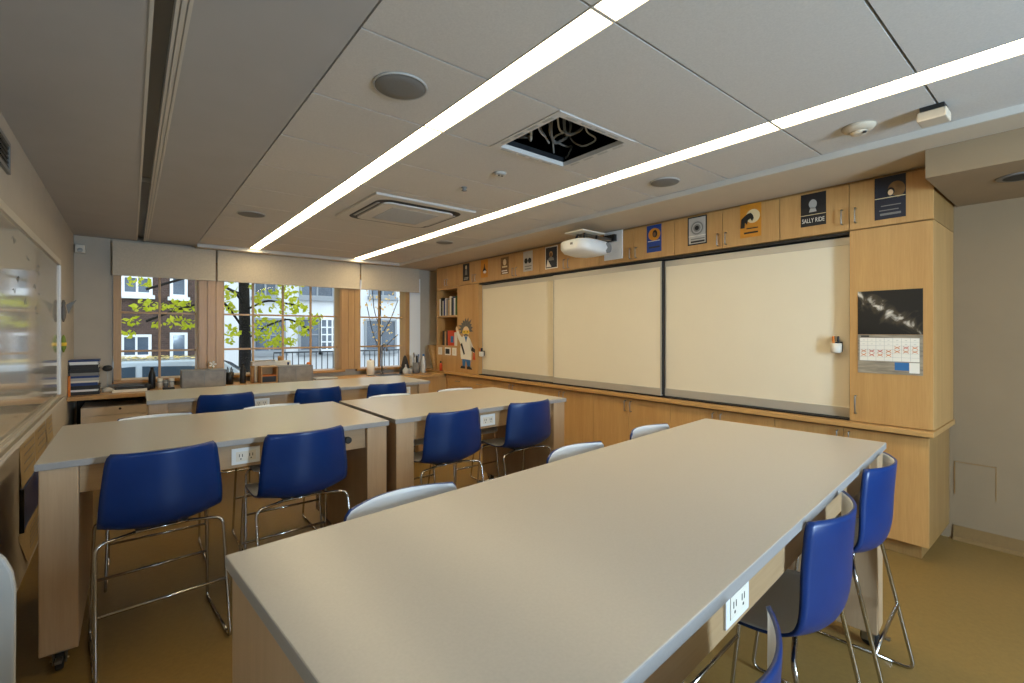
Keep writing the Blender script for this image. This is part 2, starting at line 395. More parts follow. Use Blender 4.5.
# cassette air conditioner
t = thing('cassette_air_conditioner', 'square ceiling cassette air conditioner with central grille and dark louvre slots', 'air conditioner', (1.945, 3.97, ZC))
x0, x1, y0, y1 = ACX[0], ACX[1], ACY[0], ACY[1]
box(x0, x1, y0, y1, ZC-.0185, ZC+.02).build('panel', 'tile', t, .008)
cx, cy = 1.945, 3.97
ring = MB()
def rr(h, r, n=8):
    o = []
    for sx, sy, a0 in ((1,1,0), (-1,1,90), (-1,-1,180), (1,-1,270)):
        for k in range(n+1):
            a = R(a0+90*k/n); o.append((cx+sx*(h-r)+r*math.cos(a), cy+sy*(h-r)+r*math.sin(a)))
    return o
A_, B_ = rr(.40, .12), rr(.335, .07)
for i in range(len(A_)):
    j = (i+1) % len(A_)
    ring.quad([(*A_[i], ZC-.0195), (*A_[j], ZC-.0195), (*B_[j], ZC-.0195), (*B_[i], ZC-.0195)])
ring.build('louvre_slot', 'dark', t)
MB().poly([(*p, ZC-.033) for p in rr(.335, .07)], (0, 0, .0145)).build('centre_plate', 'tile', t, .004)
gr = MB()
for i in range(13): gr.box(cx-.22, cx+.22, cy-.23+i*.036, cy-.23+i*.036+.022, ZC-.037, ZC-.0325)
gr.build('grille', 'grey_light', t)
for sx in (-1, 1): box(cx+sx*.365-.012, cx+sx*.365+.012, cy-.27, cy+.27, ZC-.024, ZC-.019).build('louvre', 'grey_light', t, .002)
# small ceiling fittings
t = thing('smoke_detector', 'round cream smoke detector on the ceiling right of the right light strip', 'smoke detector', (2.99, .79, ZC-.04))
MB().lathe((2.99, .79, ZC), [(.04, -.028), (.062, -.022), (.075, -.008), (.075, -.0005)], 32).build('base', 'soffit', t)
MB().lathe((2.99, .79, ZC-.028), [(.018, -.016), (.034, -.012), (.038, .0)], 24).build('sensor_head', 'soffit', t)
MB().lathe((2.975, .76, ZC-.038), [(.009, -.007), (.010, 0)], 12).build('sensor_tip', 'dark', t)
t = thing('ceiling_sensor_box', 'small square grey box hanging at the ceiling joint near the right edge', 'sensor', (3.02, .49, ZC-.05))
box(2.965, 3.075, .44, .55, ZC-.07, ZC-.025).build('casing', 'soffit', t, .006)
box(2.975, 3.065, .45, .54, ZC-.025, ZC-.0005).build('mount', 'dark', t)
t = thing('occupancy_sensor', 'small round ceiling sensor with two dark dots between the light strips', 'sensor', (1.96, 2.56, ZC-.02))
MB().lathe((1.96, 2.56, ZC), [(.03, -.018), (.042, -.012), (.046, -.0005)], 28).build('base', 'grey_light', t)
for dx in (-.014, .014): MB().lathe((1.96+dx, 2.553, ZC-.018), [(.006, -.003), (.007, .0)], 10).build('lens', 'dark', t)
tag(MB().lathe((1.945, 2.98, ZC), [(.008, -.03), (.022, -.026), (.01, -.012), (.022, -.006), (.024, -.0005)], 18).build('sprinkler_head', 'grey'), 'tiny grey sprinkler head on the ceiling before the cassette unit', 'sprinkler')
t = thing('recessed_downlight', 'dark round recessed downlight in the lowered bulkhead at right edge', 'downlight', (3.93, .27, 2.34))
MB().lathe((3.93, .27, 2.349), [(.075, -.004), (.1, -.005), (.105, .0)], 32).build('trim_ring', 'grey', t)
MB().lathe((3.93, .27, 2.345), [(.03, -.001), (.074, -.002)], 28).build('reflector', 'dark', t)

# ------------------------------------------------------------------ right wall millwork
XF = 3.90
def handle_v(y, z, parent, h=.10, x=XF):
    MB().tube(fillet([(x-.0005, y, z-h/2), (x-.028, y, z-h/2), (x-.028, y, z+h/2), (x-.0005, y, z+h/2)], .008, 3), .0045, 8).build('handle', 'steel', parent)
def cabinet_doors(t, y0, y1, z0, z1, split=True, hz=None, matn='maple', hside=None):
    g = .0022; ds = [(y0, (y0+y1)/2, 1), ((y0+y1)/2, y1, -1)] if split else [(y0, y1, hside)]
    for a, b_, s in ds:
        d = box(XF, XF+.02, a+g, b_-g, z0+g, z1-g).build('door', matn, t, .0015)
        if s: handle_v(b_-.035 if s > 0 else a+.035, hz, d)
ups = [(.638, 1.539, 'closest to the right end'), (1.539, 2.446, 'second from the right end'), (2.446, 3.35, 'carrying the projector plate'), (3.35, 4.30, 'just left of the projector'), (4.30, 5.23, 'third from the window end'), (5.23, 6.15, 'second from the window end'), (6.15, 6.80, 'at the window end above the bookshelf')]
for y0, y1, w in ups:
    t = thing('upper_cabinet', 'maple overhead cabinet, '+w, 'cabinet', (4.2, (y0+y1)/2, 2.17), 'overhead cabinets')
    box(XF+.021, XR-.001, y0+.001, y1-.001, 2.172, ZS-.002).build('carcass', 'maple_dark', t)
    if y0 == .638:
        ym = 1.086; g = .0022
        d = box(XF, XF+.02, ym+g, y1-g, 2.175, ZS-.02).build('door', 'maple', t, .0015); handle_v(ym+.04, 2.27, d)
        d = box(XF, XF+.02, y0+g, ym-g, 2.175, ZS-.02).build('door', 'maple', t, .0015); handle_v(ym-.04, 2.27, d)
    else: cabinet_doors(t, y0, y1, 2.172, ZS-.018, True, 2.25)
bases = [(.66, 1.576, 'closest to the right end, below the calendar'), (1.576, 2.492, 'second from the right end'), (2.492, 3.43, 'third from the right end'), (3.43, 4.36, 'fourth from the right end'), (4.36, 5.29, 'second from the far corner')]
ZW = .845
for y0, y1, w in bases:
    t = thing('base_cabinet', 'maple base cabinet below the whiteboards, '+w, 'cabinet', (4.2, (y0+y1)/2, 0), 'base cabinets along the whiteboard wall')
    box(XF+.021, XR-.001, y0+.001, y1-.001, .1, ZW-.036).build('carcass', 'maple_dark', t)
    box(XF+.07, XR-.001, y0+(.05 if y0 == .66 else .001), y1-.001, 0.001, .0995).build('toe_kick', 'maple_dark', t)
    cabinet_doors(t, y0, y1, .1, ZW-.05, True, .72)
t = thing('base_cabinet', 'maple corner base cabinet with drawer at the far end of the whiteboard wall', 'cabinet', (4.2, 5.8, 0))
box(XF+.021, XR-.001, 5.291, 6.44, .1, ZW-.036).build('carcass', 'maple_dark', t)
box(XF+.07, XR-.001, 5.291, 6.44, .001, .0995).build('toe_kick', 'maple_dark', t)
box(XF-.003, XF+.02, 6.4405, 6.505, .1, ZW-.04).build('filler_panel', 'maple', t)
for a, b_ in ((5.292, 5.86), (5.864, 6.43)):
    d = box(XF, XF+.02, a, b_, .62, ZW-.052).build('drawer', 'maple_h', t, .0015)
    MB().tube(fillet([(XF, (a+b_)/2-.05, .71), (XF-.026, (a+b_)/2-.05, .71), (XF-.026, (a+b_)/2+.05, .71), (XF, (a+b_)/2+.05, .71)], .008, 3), .0045).build('handle', 'steel', d)
    d = box(XF, XF+.02, a, b_, .102, .616).build('door', 'maple', t, .0015); handle_v((a+b_)/2, .54, d)
t = thing('worktop', 'long narrow maple worktop ledge below the whiteboards', 'worktop', (4.2, 3.5, ZW-.035))
box(3.845, XR-.001, .63, YF-.001, ZW-.035, ZW).build('slab', 'maple_h', t, .004)
# tall end cabinet
t = thing('tall_cabinet', 'tall maple cabinet at right end of whiteboards, carrying the calendar', 'cabinet', (4.2, .86, ZW))
box(XF+.021, XR-.001, .64, 1.085, ZW+.001, 2.17).build('carcass', 'maple', t, .001)
d = box(XF, XF+.02, .642, 1.083, ZW+.004, 2.167).build('door', 'maple', t, .0015); handle_v(1.045, .965, d, .12)
# tall panel with the cut-out, then the bookshelf
t = thing('tall_cabinet', 'narrow tall maple cabinet left of the whiteboards behind the scientist cut-out', 'cabinet', (4.2, 5.87, ZW))
box(XF+.021, XR-.001, 5.60, 6.148, ZW+.001, 2.17).build('carcass', 'maple', t)
d = box(XF, XF+.02, 5.72, 6.146, ZW+.004, 2.167).build('door', 'maple', t, .0015); handle_v(5.765, .99, d)
box(XF+.0, XF+.02, 5.602, 5.716, ZW+.004, 2.167).build('filler_panel', 'maple', t)
t = thing('bookshelf', 'open maple bookshelf in the far right corner beside the window', 'bookshelf', (4.2, 6.47, ZW))
MB().box(XF, XR-.001, 6.151, 6.171, ZW+.001, 2.17).box(XF, XR-.001, 6.775, 6.80, ZW+.001, 2.17).build('side', 'maple', t)
box(XF, XR-.001, 6.171, 6.775, 2.14, 2.17).build('top', 'maple', t)
box(4.40, 4.42, 6.171, 6.775, ZW+.001, 2.14).build('back', 'maple_dark', t)
for z in (1.727, 1.25): box(XF+.002, 4.40, 6.171, 6.775, z-.024, z).build('shelf', 'maple_h', t, .002)
box(XF, XF+.02, 6.171, 6.775, ZW+.001, 1.224).build('lower_panel', 'maple', t)
# outlet plates on the lower panel
for y0, y1, mt, lab in ((6.62, 6.74, 'paper_white', 'white outlet plate nearest the window on the lower bookshelf panel'), (6.36, 6.53, 'dark', 'dark square switch plate between two white plates below the bookshelf'), (6.19, 6.31, 'paper_white', 'white outlet plate beside the scientist cut-out, below the shelf')):
    t = thing('wall_plate', lab, 'wall plate', (XF, (y0+y1)/2, 1.1), 'plates on the bookshelf panel')
    box(XF-.006, XF-.0005, y0, y1, 1.1, 1.22).build('plate', 'paper_white', t, .002)
    if mt == 'dark': box(XF-.009, XF-.0055, y0+.025, y1-.025, 1.12, 1.20).build('insert', 'dark', t)
    else: box(XF-.008, XF-.0055, (y0+y1)/2-.018, (y0+y1)/2+.018, 1.125, 1.195).build('insert', 'offwhite', t)
# books
def book(y0, y1, z0, h, mt, lab, grp, d=.19, tilt=0):
    t = thing('book', lab, 'book', (4.05, (y0+y1)/2, z0), grp)
    box(XF+.03, XF+.03+d, y0, y0+.0022, z0, z0+h).build('cover', mt, t)
    MB().box(XF+.03, XF+.03+d, y1-.0022, y1, z0, z0+h).box(XF+.03, XF+.032, y0+.0022, y1-.0022, z0, z0+h).build('cover', mt, t)
    box(XF+.033, XF+.03+d-.004, y0+.003, y1-.003, z0+.004, z0+h-.004).build('pages', 'offwhite', t)
cols = [('white_plastic','white'), ('dark','black'), ('grey_light','light grey'), ('bluebook','blue'), ('white_plastic','white'), ('grey','grey'), ('tan','tan'), ('offwhite','cream'), ('dark','black'), ('bluebook','blue'), ('white_plastic','white'), ('green','green')]
y = 6.755
for i, (mt, cn) in enumerate(cols):
    w = [.034, .05, .038, .044, .03, .055, .04, .05, .036, .03, .045, .03][i]; h = [.27, .29, .24, .26, .28, .27, .25, .3, .28, .29, .27, .3][i]
    book(y-w, y, 1.728, h, mt, '%s book spine on the upper shelf, %s from its window side' % (cn, ['first','second','third','fourth','fifth','sixth','seventh','eighth','ninth','tenth','eleventh','twelfth'][i]), 'books on the upper shelf')
    y -= w+.003
for y0, y1, h, mt, cn in ((6.60, 6.66, .235, 'dark', 'black book at the left of the lower shelf'), (6.55, 6.595, .225, 'tan', 'tan book beside the black book on the lower shelf'), (6.50, 6.545, .24, 'dark', 'dark book next to the orange box on the lower shelf')):
    book(y0, y1, 1.251, h, mt, cn, 'books on the lower shelf')
t = thing('box', 'bright orange box with blue label on the lower bookshelf', 'box', (4.0, 6.38, 1.251))
box(XF+.02, XF+.16, 6.30, 6.485, 1.251, 1.49).build('carton', 'orange_deep', t, .003)
box(XF+.016, XF+.0195, 6.31, 6.39, 1.30, 1.40).build('label_panel', 'cloth_blue', t)
tag(box(XF+.02, XF+.16, 6.19, 6.29, 1.251, 1.46).build('box', 'offwhite', bevel=.003), 'cream box beside the orange box on the lower shelf', 'box')

# whiteboards
struct('wall_whiteboard_backing', box(4.03, 4.06, 1.09, 5.598, ZW+.001, 2.165), 'maple_dark')
bpy.data.objects['wall_whiteboard_backing'].name = 'trim_6'
struct('trim_7', MB().box(XF+.01, 4.03, 1.09, 5.598, 2.150, 2.166).box(XF+.005, 4.03, 1.09, 5.598, ZW+.002, ZW+.012), 'black')
def wboard(y0, y1, x, lab):
    t = thing('sliding_whiteboard', lab, 'whiteboard', (x, (y0+y1)/2, ZW+.03), 'sliding whiteboards on the maple wall')
    box(x, x+.018, y0+.012, y1-.012, ZW+.085, 2.085).build('surface', 'whiteboard', t)
    box(x-.006, x+.022, y0, y1, 2.085, 2.14).build('top_rail', 'board_frame', t, .002)
    box(x-.010, x+.022, y0, y1, ZW+.015, ZW+.085).build('bottom_rail', 'board_frame', t, .002)
    for a, b_ in ((y0, y0+.012), (y1-.012, y1)): box(x-.003, x+.02, a, b_, ZW+.085, 2.085).build('side_stile', 'board_frame', t)
wboard(1.092, 2.585, 3.965, 'large sliding whiteboard at right with the marker cup')
wboard(2.60, 4.075, 3.925, 'middle sliding whiteboard below the projector')
wboard(4.06, 5.595, 3.965, 'far left sliding whiteboard beside the scientist cut-out')
tag(box(3.93, 3.955, 2.587, 2.598, ZW+.028, 2.145).build('sliding_board_edge', 'dark'), 'dark vertical edge strip between the right and middle whiteboards', 'board strip')
def cup(y, z, x, lab):
    t = thing('marker_cup', lab, 'marker cup', (x-.03, y, z))
    MB().lathe((x-.037, y, z), [(.026, 0), (.034, .012), (.035, .07), (.031, .07), (.028, .02)], 20).build('cup', 'offwhite', t)
    box(x-.006, x-.0005, y-.03, y+.03, z+.01, z+.08).build('clip', 'black', t)
    for i, (dx, dy, mt, nm) in enumerate(((-.052, .012, 'orange', 'orange'), (-.03, -.01, 'black', 'black'), (-.044, -.014, 'black', 'black'), (-.03, .015, 'bluebook', 'blue'))):
        m_ = MB().lathe((x+dx, y+dy, z+.03), [(.008, 0), (.008, .085), (.006, .09)], 10).build('marker', mt)
        tag(m_, '%s marker standing in the %s' % (nm, lab), 'marker', 'markers in '+lab)
cup(1.172, 1.315, 3.965, 'white cup on the right whiteboard')
cup(5.54, 1.115, 3.945, 'white cup beside the scientist cut-out')

# ---- flat pictures on the cabinet doors: viewer's right is -y
def plate(y0, y1, z0, z1, x, th=.0015): return box(x-th, x, y0, y1, z0, z1)
def disc(y, z, ry, rz, x, th=.0015, n=24, a0=0, a1=360):
    pts = [(x, y-ry*math.cos(R(a0+(a1-a0)*k/n)), z+rz*math.sin(R(a0+(a1-a0)*k/n))) for k in range(n if a1-a0 == 360 else n+1)]
    return MB().poly(pts, (-th, 0, 0))
def shape(y, z, pts, sc, x, th=.0015): return MB().poly([(x, y-p*sc, z+q*sc) for p, q in pts], (-th, 0, 0))
def text(body, y, z, size, x, mt, parent, width=None):
    cu = bpy.data.curves.new('t', 'FONT'); cu.body = body; cu.align_x = 'CENTER'; cu.align_y = 'CENTER'; cu.size = size; cu.extrude = .0003
    o = bpy.data.objects.new('t', cu); col.objects.link(o); bpy.context.view_layer.update()
    me = bpy.data.meshes.new_from_object(o.evaluated_get(bpy.context.evaluated_depsgraph_get())); bpy.data.objects.remove(o)
    xs = [v.co.x for v in me.vertices]; k = 1 if not width else width/(max(xs)-min(xs))
    rot = Matrix(((0, 0, -1), (-1, 0, 0), (0, 1, 0)))
    org = worg(parent)
    for v in me.vertices: v.co = rot @ Vector((v.co.x*k, v.co.y, v.co.z)) + Vector((x, y, z)) - org
    me.materials.clear(); me.materials.append(M[mt])
    o = bpy.data.objects.new('lettering', me); col.objects.link(o); o.parent = parent; return o
def lines(t, y0, y1, zs, h, x, mt):
    b_ = MB()
    for i, z in enumerate(zs): b_.box(x-.001, x, y0+(.012*(i % 2)), y1-(.01*((i+1) % 2)), z, z+h)
    b_.build('caption_lines', mt, t)
GP = 'posters on the overhead cabinets'
def poster(y0, y1, z0, z1, mt, lab, border=None):
    t = thing('poster', lab, 'poster', (XF, (y0+y1)/2, z0), GP)
    x = XF-.0004
    plate(y0, y1, z0, z1, x).build('sheet', border or mt, t)
    if border: plate(y0+.012, y1-.012, z0+.012, z1-.012, x-.0016).build('picture', mt, t); x -= .0016
    return t, x-.0016
def bust(t, y, z, s, x, skin, hair, dress):
    shape(y, z, [(-1.1,-1.5), (1.1,-1.5), (1.0,-.9), (.35,-.55), (-.35,-.55), (-1.0,-.9)], s, x).build('shoulders', dress, t)
    disc(y, z+.18*s, .62*s, .78*s, x-.0016).build('hair', hair, t)
    disc(y, z, .42*s, .56*s, x-.0032).build('face', skin, t)
# 10: navy poster right-most
t, x = poster(.775, .94, 2.215, 2.495, 'poster_navy', 'dark navy poster with face and planet, rightmost overhead door')
disc(.824, 2.40, .046, .055, x).build('planet', 'poster_brown', t); bust(t, .853, 2.385, .034, x-.0016, 'skin', 'black', 'poster_navy')
plate(.776, .939, 2.352, 2.357, x-.003).build('rule', 'cream', t); lines(t, .80, .915, [2.30, 2.27], .006, x, 'grey'); lines(t, .80, .92, [2.24], .014, x, 'grey')
# 9
t, x = poster(1.225, 1.39, 2.245, 2.485, 'poster_black', 'black poster with pale head and large white name')
disc(1.31, 2.405, .026, .034, x).build('helmet', 'grey_light', t); shape(1.31, 2.36, [(-1,-.5), (1,-.5), (.6,.8), (-.6,.8)], .025, x).build('figure', 'grey_light', t)
plate(1.226, 1.389, 2.325, 2.329, x-.001).build('rule', 'cream', t)
text('SALLY RIDE', 1.308, 2.285, .045, x-.001, 'paper_white', t, .145)
# 8
t, x = poster(1.675, 1.842, 2.232, 2.50, 'poster_orange', 'amber orange poster with dark bent figure against a cream moon')
disc(1.74, 2.40, .055, .055, x).build('moon', 'cream', t)
shape(1.765, 2.375, [(-2.2,-1.9), (-2,.3), (-1.2,1.0), (-.4,1.5), (.3,1.6), (.8,1.0), (1.0,.2), (.6,-.5), (.2,.2), (-.4,-.1), (-.6,-1.2), (-1.1,-.6), (-1.2,-1.9)], .033, x-.0016).build('figure', 'black', t)
lines(t, 1.70, 1.80, [2.30], .008, x, 'black'); lines(t, 1.70, 1.82, [2.262], .014, x, 'black')
# 7
t, x = poster(2.13, 2.312, 2.238, 2.49, 'poster_grey', 'pale grey poster with concentric rings and dark border', 'poster_black')
for k, (r, mt) in enumerate(((.07, 'grey_light'), (.058, 'grey'), (.046, 'grey_light'), (.034, 'grey'), (.02, 'black'))): disc(2.22, 2.385, r, r, x-.0008*k).build('ring', mt, t)
plate(2.14, 2.30, 2.315, 2.32, x).build('rule', 'paper_white', t); lines(t, 2.15, 2.29, [2.285], .01, x, 'grey'); lines(t, 2.15, 2.29, [2.258], .016, x, 'dark')
# 6
t, x = poster(2.583, 2.745, 2.232, 2.49, 'poster_blue', 'bright blue poster with orange disc and dark portrait')
disc(2.66, 2.40, .066, .06, x).build('disc', 'poster_orange', t); disc(2.652, 2.405, .026, .036, x-.0016).build('hair', 'black', t); disc(2.657, 2.398, .014, .022, x-.0032).build('face', 'skin_dark', t)
plate(2.60, 2.73, 2.335, 2.34, x).build('rule', 'paper_white', t); lines(t, 2.60, 2.73, [2.27], .016, x, 'poster_navy')
# 5
t, x = poster(3.975, 4.19, 2.22, 2.487, 'poster_navy', 'white-bordered dark poster of standing figure, just left of the projector', 'paper_white')
bust(t, 4.085, 2.385, .045, x, 'skin_dark', 'tan', 'grey'); shape(4.12, 2.27, [(-1,-.6), (.9,-.6), (.2,.4), (-.5,1.4)], .045, x-.001).build('white_shape', 'paper_white', t)
# 4
t, x = poster(4.42, 4.60, 2.232, 2.485, 'poster_grey', 'pale grey poster with black goggles shape')
for dy in (-.035, .035): disc(4.51+dy, 2.365, .032, .034, x).build('lens', 'black', t)
lines(t, 4.44, 4.58, [2.29], .012, x, 'grey'); plate(4.45, 4.57, 2.255, 2.27, x).build('caption', 'grey', t)
# 3
t, x = poster(4.9, 5.07, 2.24, 2.468, 'poster_brown', 'small brown and cream poster with pale figure')
disc(4.985, 2.40, .035, .042, x).build('head', 'cream', t); plate(4.93, 5.04, 2.33, 2.35, x).build('band', 'cream', t); lines(t, 4.92, 5.05, [2.25, 2.28], .014, x, 'paper_white')
# 2
t, x = poster(5.37, 5.54, 2.238, 2.49, 'poster_orange', 'orange poster with dark flask figure, second from the window end')
shape(5.45, 2.36, [(-1.4,-1), (1.4,-1), (.3,.7), (.2,2), (-.2,2), (-.3,.7)], .034, x).build('figure', 'black', t); disc(5.44, 2.315, .035, .02, x-.0016).build('white_shape', 'paper_white', t)
# 1
t, x = poster(5.835, 6.01, 2.228, 2.487, 'poster_black', 'black narrow poster with pale standing figure, nearest the window')
disc(5.92, 2.43, .022, .03, x).build('face', 'cream', t); shape(5.92, 2.36, [(-1,-1.4), (1,-1.4), (.7,1.2), (-.7,1.2)], .03, x).build('figure', 'grey', t); lines(t, 5.86, 5.98, [2.27, 2.25], .01, x, 'grey_light')

# calendar
t = thing('wall_calendar', 'open wall calendar with dark cloud photo above a date grid', 'calendar', (XF, .862, 1.185))
x = XF-.0005
plate(.690, 1.034, 1.449, 1.742, x, .003).build('photo_page', 'cloud_print', t)
plate(.690, 1.034, 1.187, 1.447, x, .004).build('date_page', 'rock_print', t)
x -= .0042
lg = plate(.706, 1.022, 1.272, 1.425, x, .001)
for i in range(8): yy = .706+.316*i/7; lg.box(x-.0016, x-.001, yy-.0006, yy+.0006, 1.272, 1.425, 1)
for i in range(7): zz = 1.272+.153*i/6; lg.box(x-.0016, x-.001, .706, 1.022, zz-.0006, zz+.0006, 1)
cells = {1: [4, 5, 6], 2: [0, 1, 2, 3, 4, 5, 6], 3: [0, 1, 2, 3]}
for r_, cs in cells.items():
    for k in cs:
        yy = 1.022-.316*(k+.5)/7; zz = 1.425-.153*(r_+1.5-.5)/6 - .012
        bb = lg; mk = 3 if (r_, k) in ((2, 1), (3, 1), (2, 2), (1, 5)) else 2
        for sg in (-1, 1):
            bb.poly([(x-.0017, yy-.014, zz-sg*.008-.002), (x-.0017, yy+.014, zz+sg*.008-.002), (x-.0017, yy+.014, zz+sg*.008+.002), (x-.0017, yy-.014, zz-sg*.008+.002)], (-.0005, 0, 0), mk)
for k in range(7):
    for r_ in (0, 1):
        yy = 1.022-.316*(k+.5)/7; zz = 1.425-.153*(r_+.5)/6; lg.box(x-.0017, x-.001, yy-.006, yy+.006, zz-.003, zz-.001, 1)
lg.build('date_grid', ['paper_white', 'grey_light', 'orange', 'orange_deep'], t)
plate(.758, .832, 1.215, 1.266, x, .001).build('small_picture', 'cloth_blue', t); plate(.706, .757, 1.20, 1.266, x, .001).build('small_panel', 'paper_white', t)
plate(.97, 1.015, 1.432, 1.441, x, .001).build('month_heading', 'dark', t)

# cut-out scientist: generic flat card figure
t = thing('scientist_cutout', 'flat card cut-out of a wild-haired scientist in white coat', 'wall decoration', (XF, 5.93, .92))
cy_, X0 = 5.93, XF-.0005
def cut(name, pts, mt, lay): MB().poly([(X0-.0018*lay, cy_-p, q) for p, q in pts], (-.0018, 0, 0)).build(name, mt, t)
cut('shoe', [(-.15,.915), (-.02,.915), (-.02,.945), (-.06,.965), (-.13,.95)], 'dark', 0); cut('shoe', [(.03,.91), (.17,.91), (.14,.945), (.08,.96), (.03,.945)], 'dark', 0)
cut('trousers', [(-.09,.95), (-.02,.95), (0,1.05), (.04,.95), (.11,.95), (.12,1.10), (-.10,1.10)], 'cloth_blue', 0)
cut('coat', [(-.13,1.06), (.15,1.05), (.16,1.2), (.12,1.36), (.05,1.41), (-.06,1.41), (-.12,1.37), (-.15,1.2)], 'paper_white', 1)
cut('sleeve', [(-.10,1.38), (-.18,1.44), (-.21,1.50), (-.25,1.47), (-.22,1.38), (-.13,1.27)], 'paper_white', 1)
cut('hand', [(-.20,1.49), (-.24,1.55), (-.27,1.53), (-.26,1.46)], 'skin', 2)
cut('sleeve', [(.11,1.37), (.19,1.25), (.24,1.20), (.22,1.16), (.13,1.20)], 'paper_white', 1)
cut('glove', [(-.14,1.28), (-.05,1.12), (-.02,1.14), (-.10,1.30)], 'dark', 2); cut('glove', [(.15,1.19), (.24,1.16), (.25,1.21), (.17,1.25)], 'dark', 2)
cut('flask', [(.19,1.06), (.26,1.06), (.24,1.12), (.24,1.16), (.21,1.16), (.21,1.12)], 'orange_deep', 3)
cut('shirt', [(-.03,1.40), (.05,1.40), (.01,1.31)], 'cloth_blue', 2)
hp = []
for k in range(22):
    a = R(-30+240*k/21); r = (.21*(.8+.35*((k*7)%5)/5) if k % 2 else .135); hp.append((.01+r*math.cos(a)*1.0, 1.52+r*math.sin(a)*.78))
cut('hair', hp, 'hair', 1)
MB().poly([(X0-.0018*2, cy_-.01-.085*math.cos(2*PI*k/20), 1.475+.075*math.sin(2*PI*k/20)) for k in range(20)], (-.0018, 0, 0)).build('face', 'skin', t)
cut('goggles', [(-.08,1.49), (.10,1.49), (.11,1.45), (.03,1.43), (.01,1.45), (-.01,1.43), (-.09,1.45)], 'yellow', 3)
cut('moustache', [(-.05,1.425), (.01,1.44), (.07,1.425), (.05,1.40), (.01,1.415), (-.03,1.40)], 'hair', 3)
for dy in (-.035, .05): MB().poly([(X0-.0018*4, cy_-dy-.01*math.cos(2*PI*k/10), 1.468+.01*math.sin(2*PI*k/10)) for k in range(10)], (-.001, 0, 0)).build('eye', 'black', t)

# projector
t = thing('wall_projector', 'white short-throw projector on arm above the middle whiteboard', 'projector', (3.45, 3.2, 2.22))
box(XF-.012, XF-.0005, 3.03, 3.27, 2.215, 2.51).build('wall_plate', 'white_plastic', t, .005)
box(3.45, XF-.012, 3.14, 3.22, 2.405, 2.43).build('arm', 'steel', t, .004)
box(XF-.05, XF-.012, 3.10, 3.25, 2.40, 2.47).build('arm_bracket', 'black', t, .004)
box(3.33, 3.66, 3.06, 3.30, 2.432, 2.445).build('top_cover', 'offwhite', t, .004)

for xa, ya in ((3.42, 3.13), (3.42, 3.26), (3.6, 3.13), (3.6, 3.26)): MB().tube([(xa, ya, 2.355), (xa+.02, 3.18+(ya-3.195)*.6, 2.431)], .011).build('mount_strut', 'dark', t)
bd = MB(); 
sec = [(3.31, .09, 2.305, 2.385), (3.325, .15, 2.285, 2.395), (3.40, .19, 2.262, 2.402), (3.54, .195, 2.25, 2.402), (3.66, .18, 2.255, 2.398), (3.72, .15, 2.27, 2.385)]
sec = [(a_, b_, c_-.03, d_-.03) for a_, b_, c_, d_ in sec]
rings = []
for xx, hw, z0, z1 in sec:
    ring = []
    for k in range(20):
        a = 2*PI*k/20; ca, sa = math.cos(a), math.sin(a)
        ring.append(bd.bm.verts.new((xx, 3.2+hw*math.copysign(abs(ca)**.45, ca), (z0+z1)/2+(z1-z0)/2*math.copysign(abs(sa)**.5, sa))))
    rings.append(ring)
for a, b_ in zip(rings, rings[1:]):
    for k in range(20): bd._f([a[k], a[(k+1)%20], b_[(k+1)%20], b_[k]], 0, True)
bd._f(rings[0][::-1], 0); bd._f(rings[-1], 0)
bd.build('body', 'white_plastic', t)
MB().lathe((3.655, 3.022, 2.295), [(.05, -.004), (.054, .02)], 20, 'y').build('side_vent', 'grey', t)
box(3.304, 3.309, 3.17, 3.2, 2.31, 2.33).build('status_panel', 'grey', t)
t['label'] = 'white short-throw projector on arm above the middle whiteboard'

# access panel and alcove
t = thing('access_panel', 'square access panel flush in the plain wall at right', 'access panel', (XR, .53, .32))
box(XR-.003, XR-.0005, .43, .63, .325, .545).build('panel', 'wall_warm', t)
MB().box(XR-.0045, XR-.0005, .425, .429, .32, .55).box(XR-.0045, XR-.0005, .631, .635, .32, .55).box(XR-.0045, XR-.0005, .425, .635, .546, .55).build('gap_line', 'maple_dark', t)

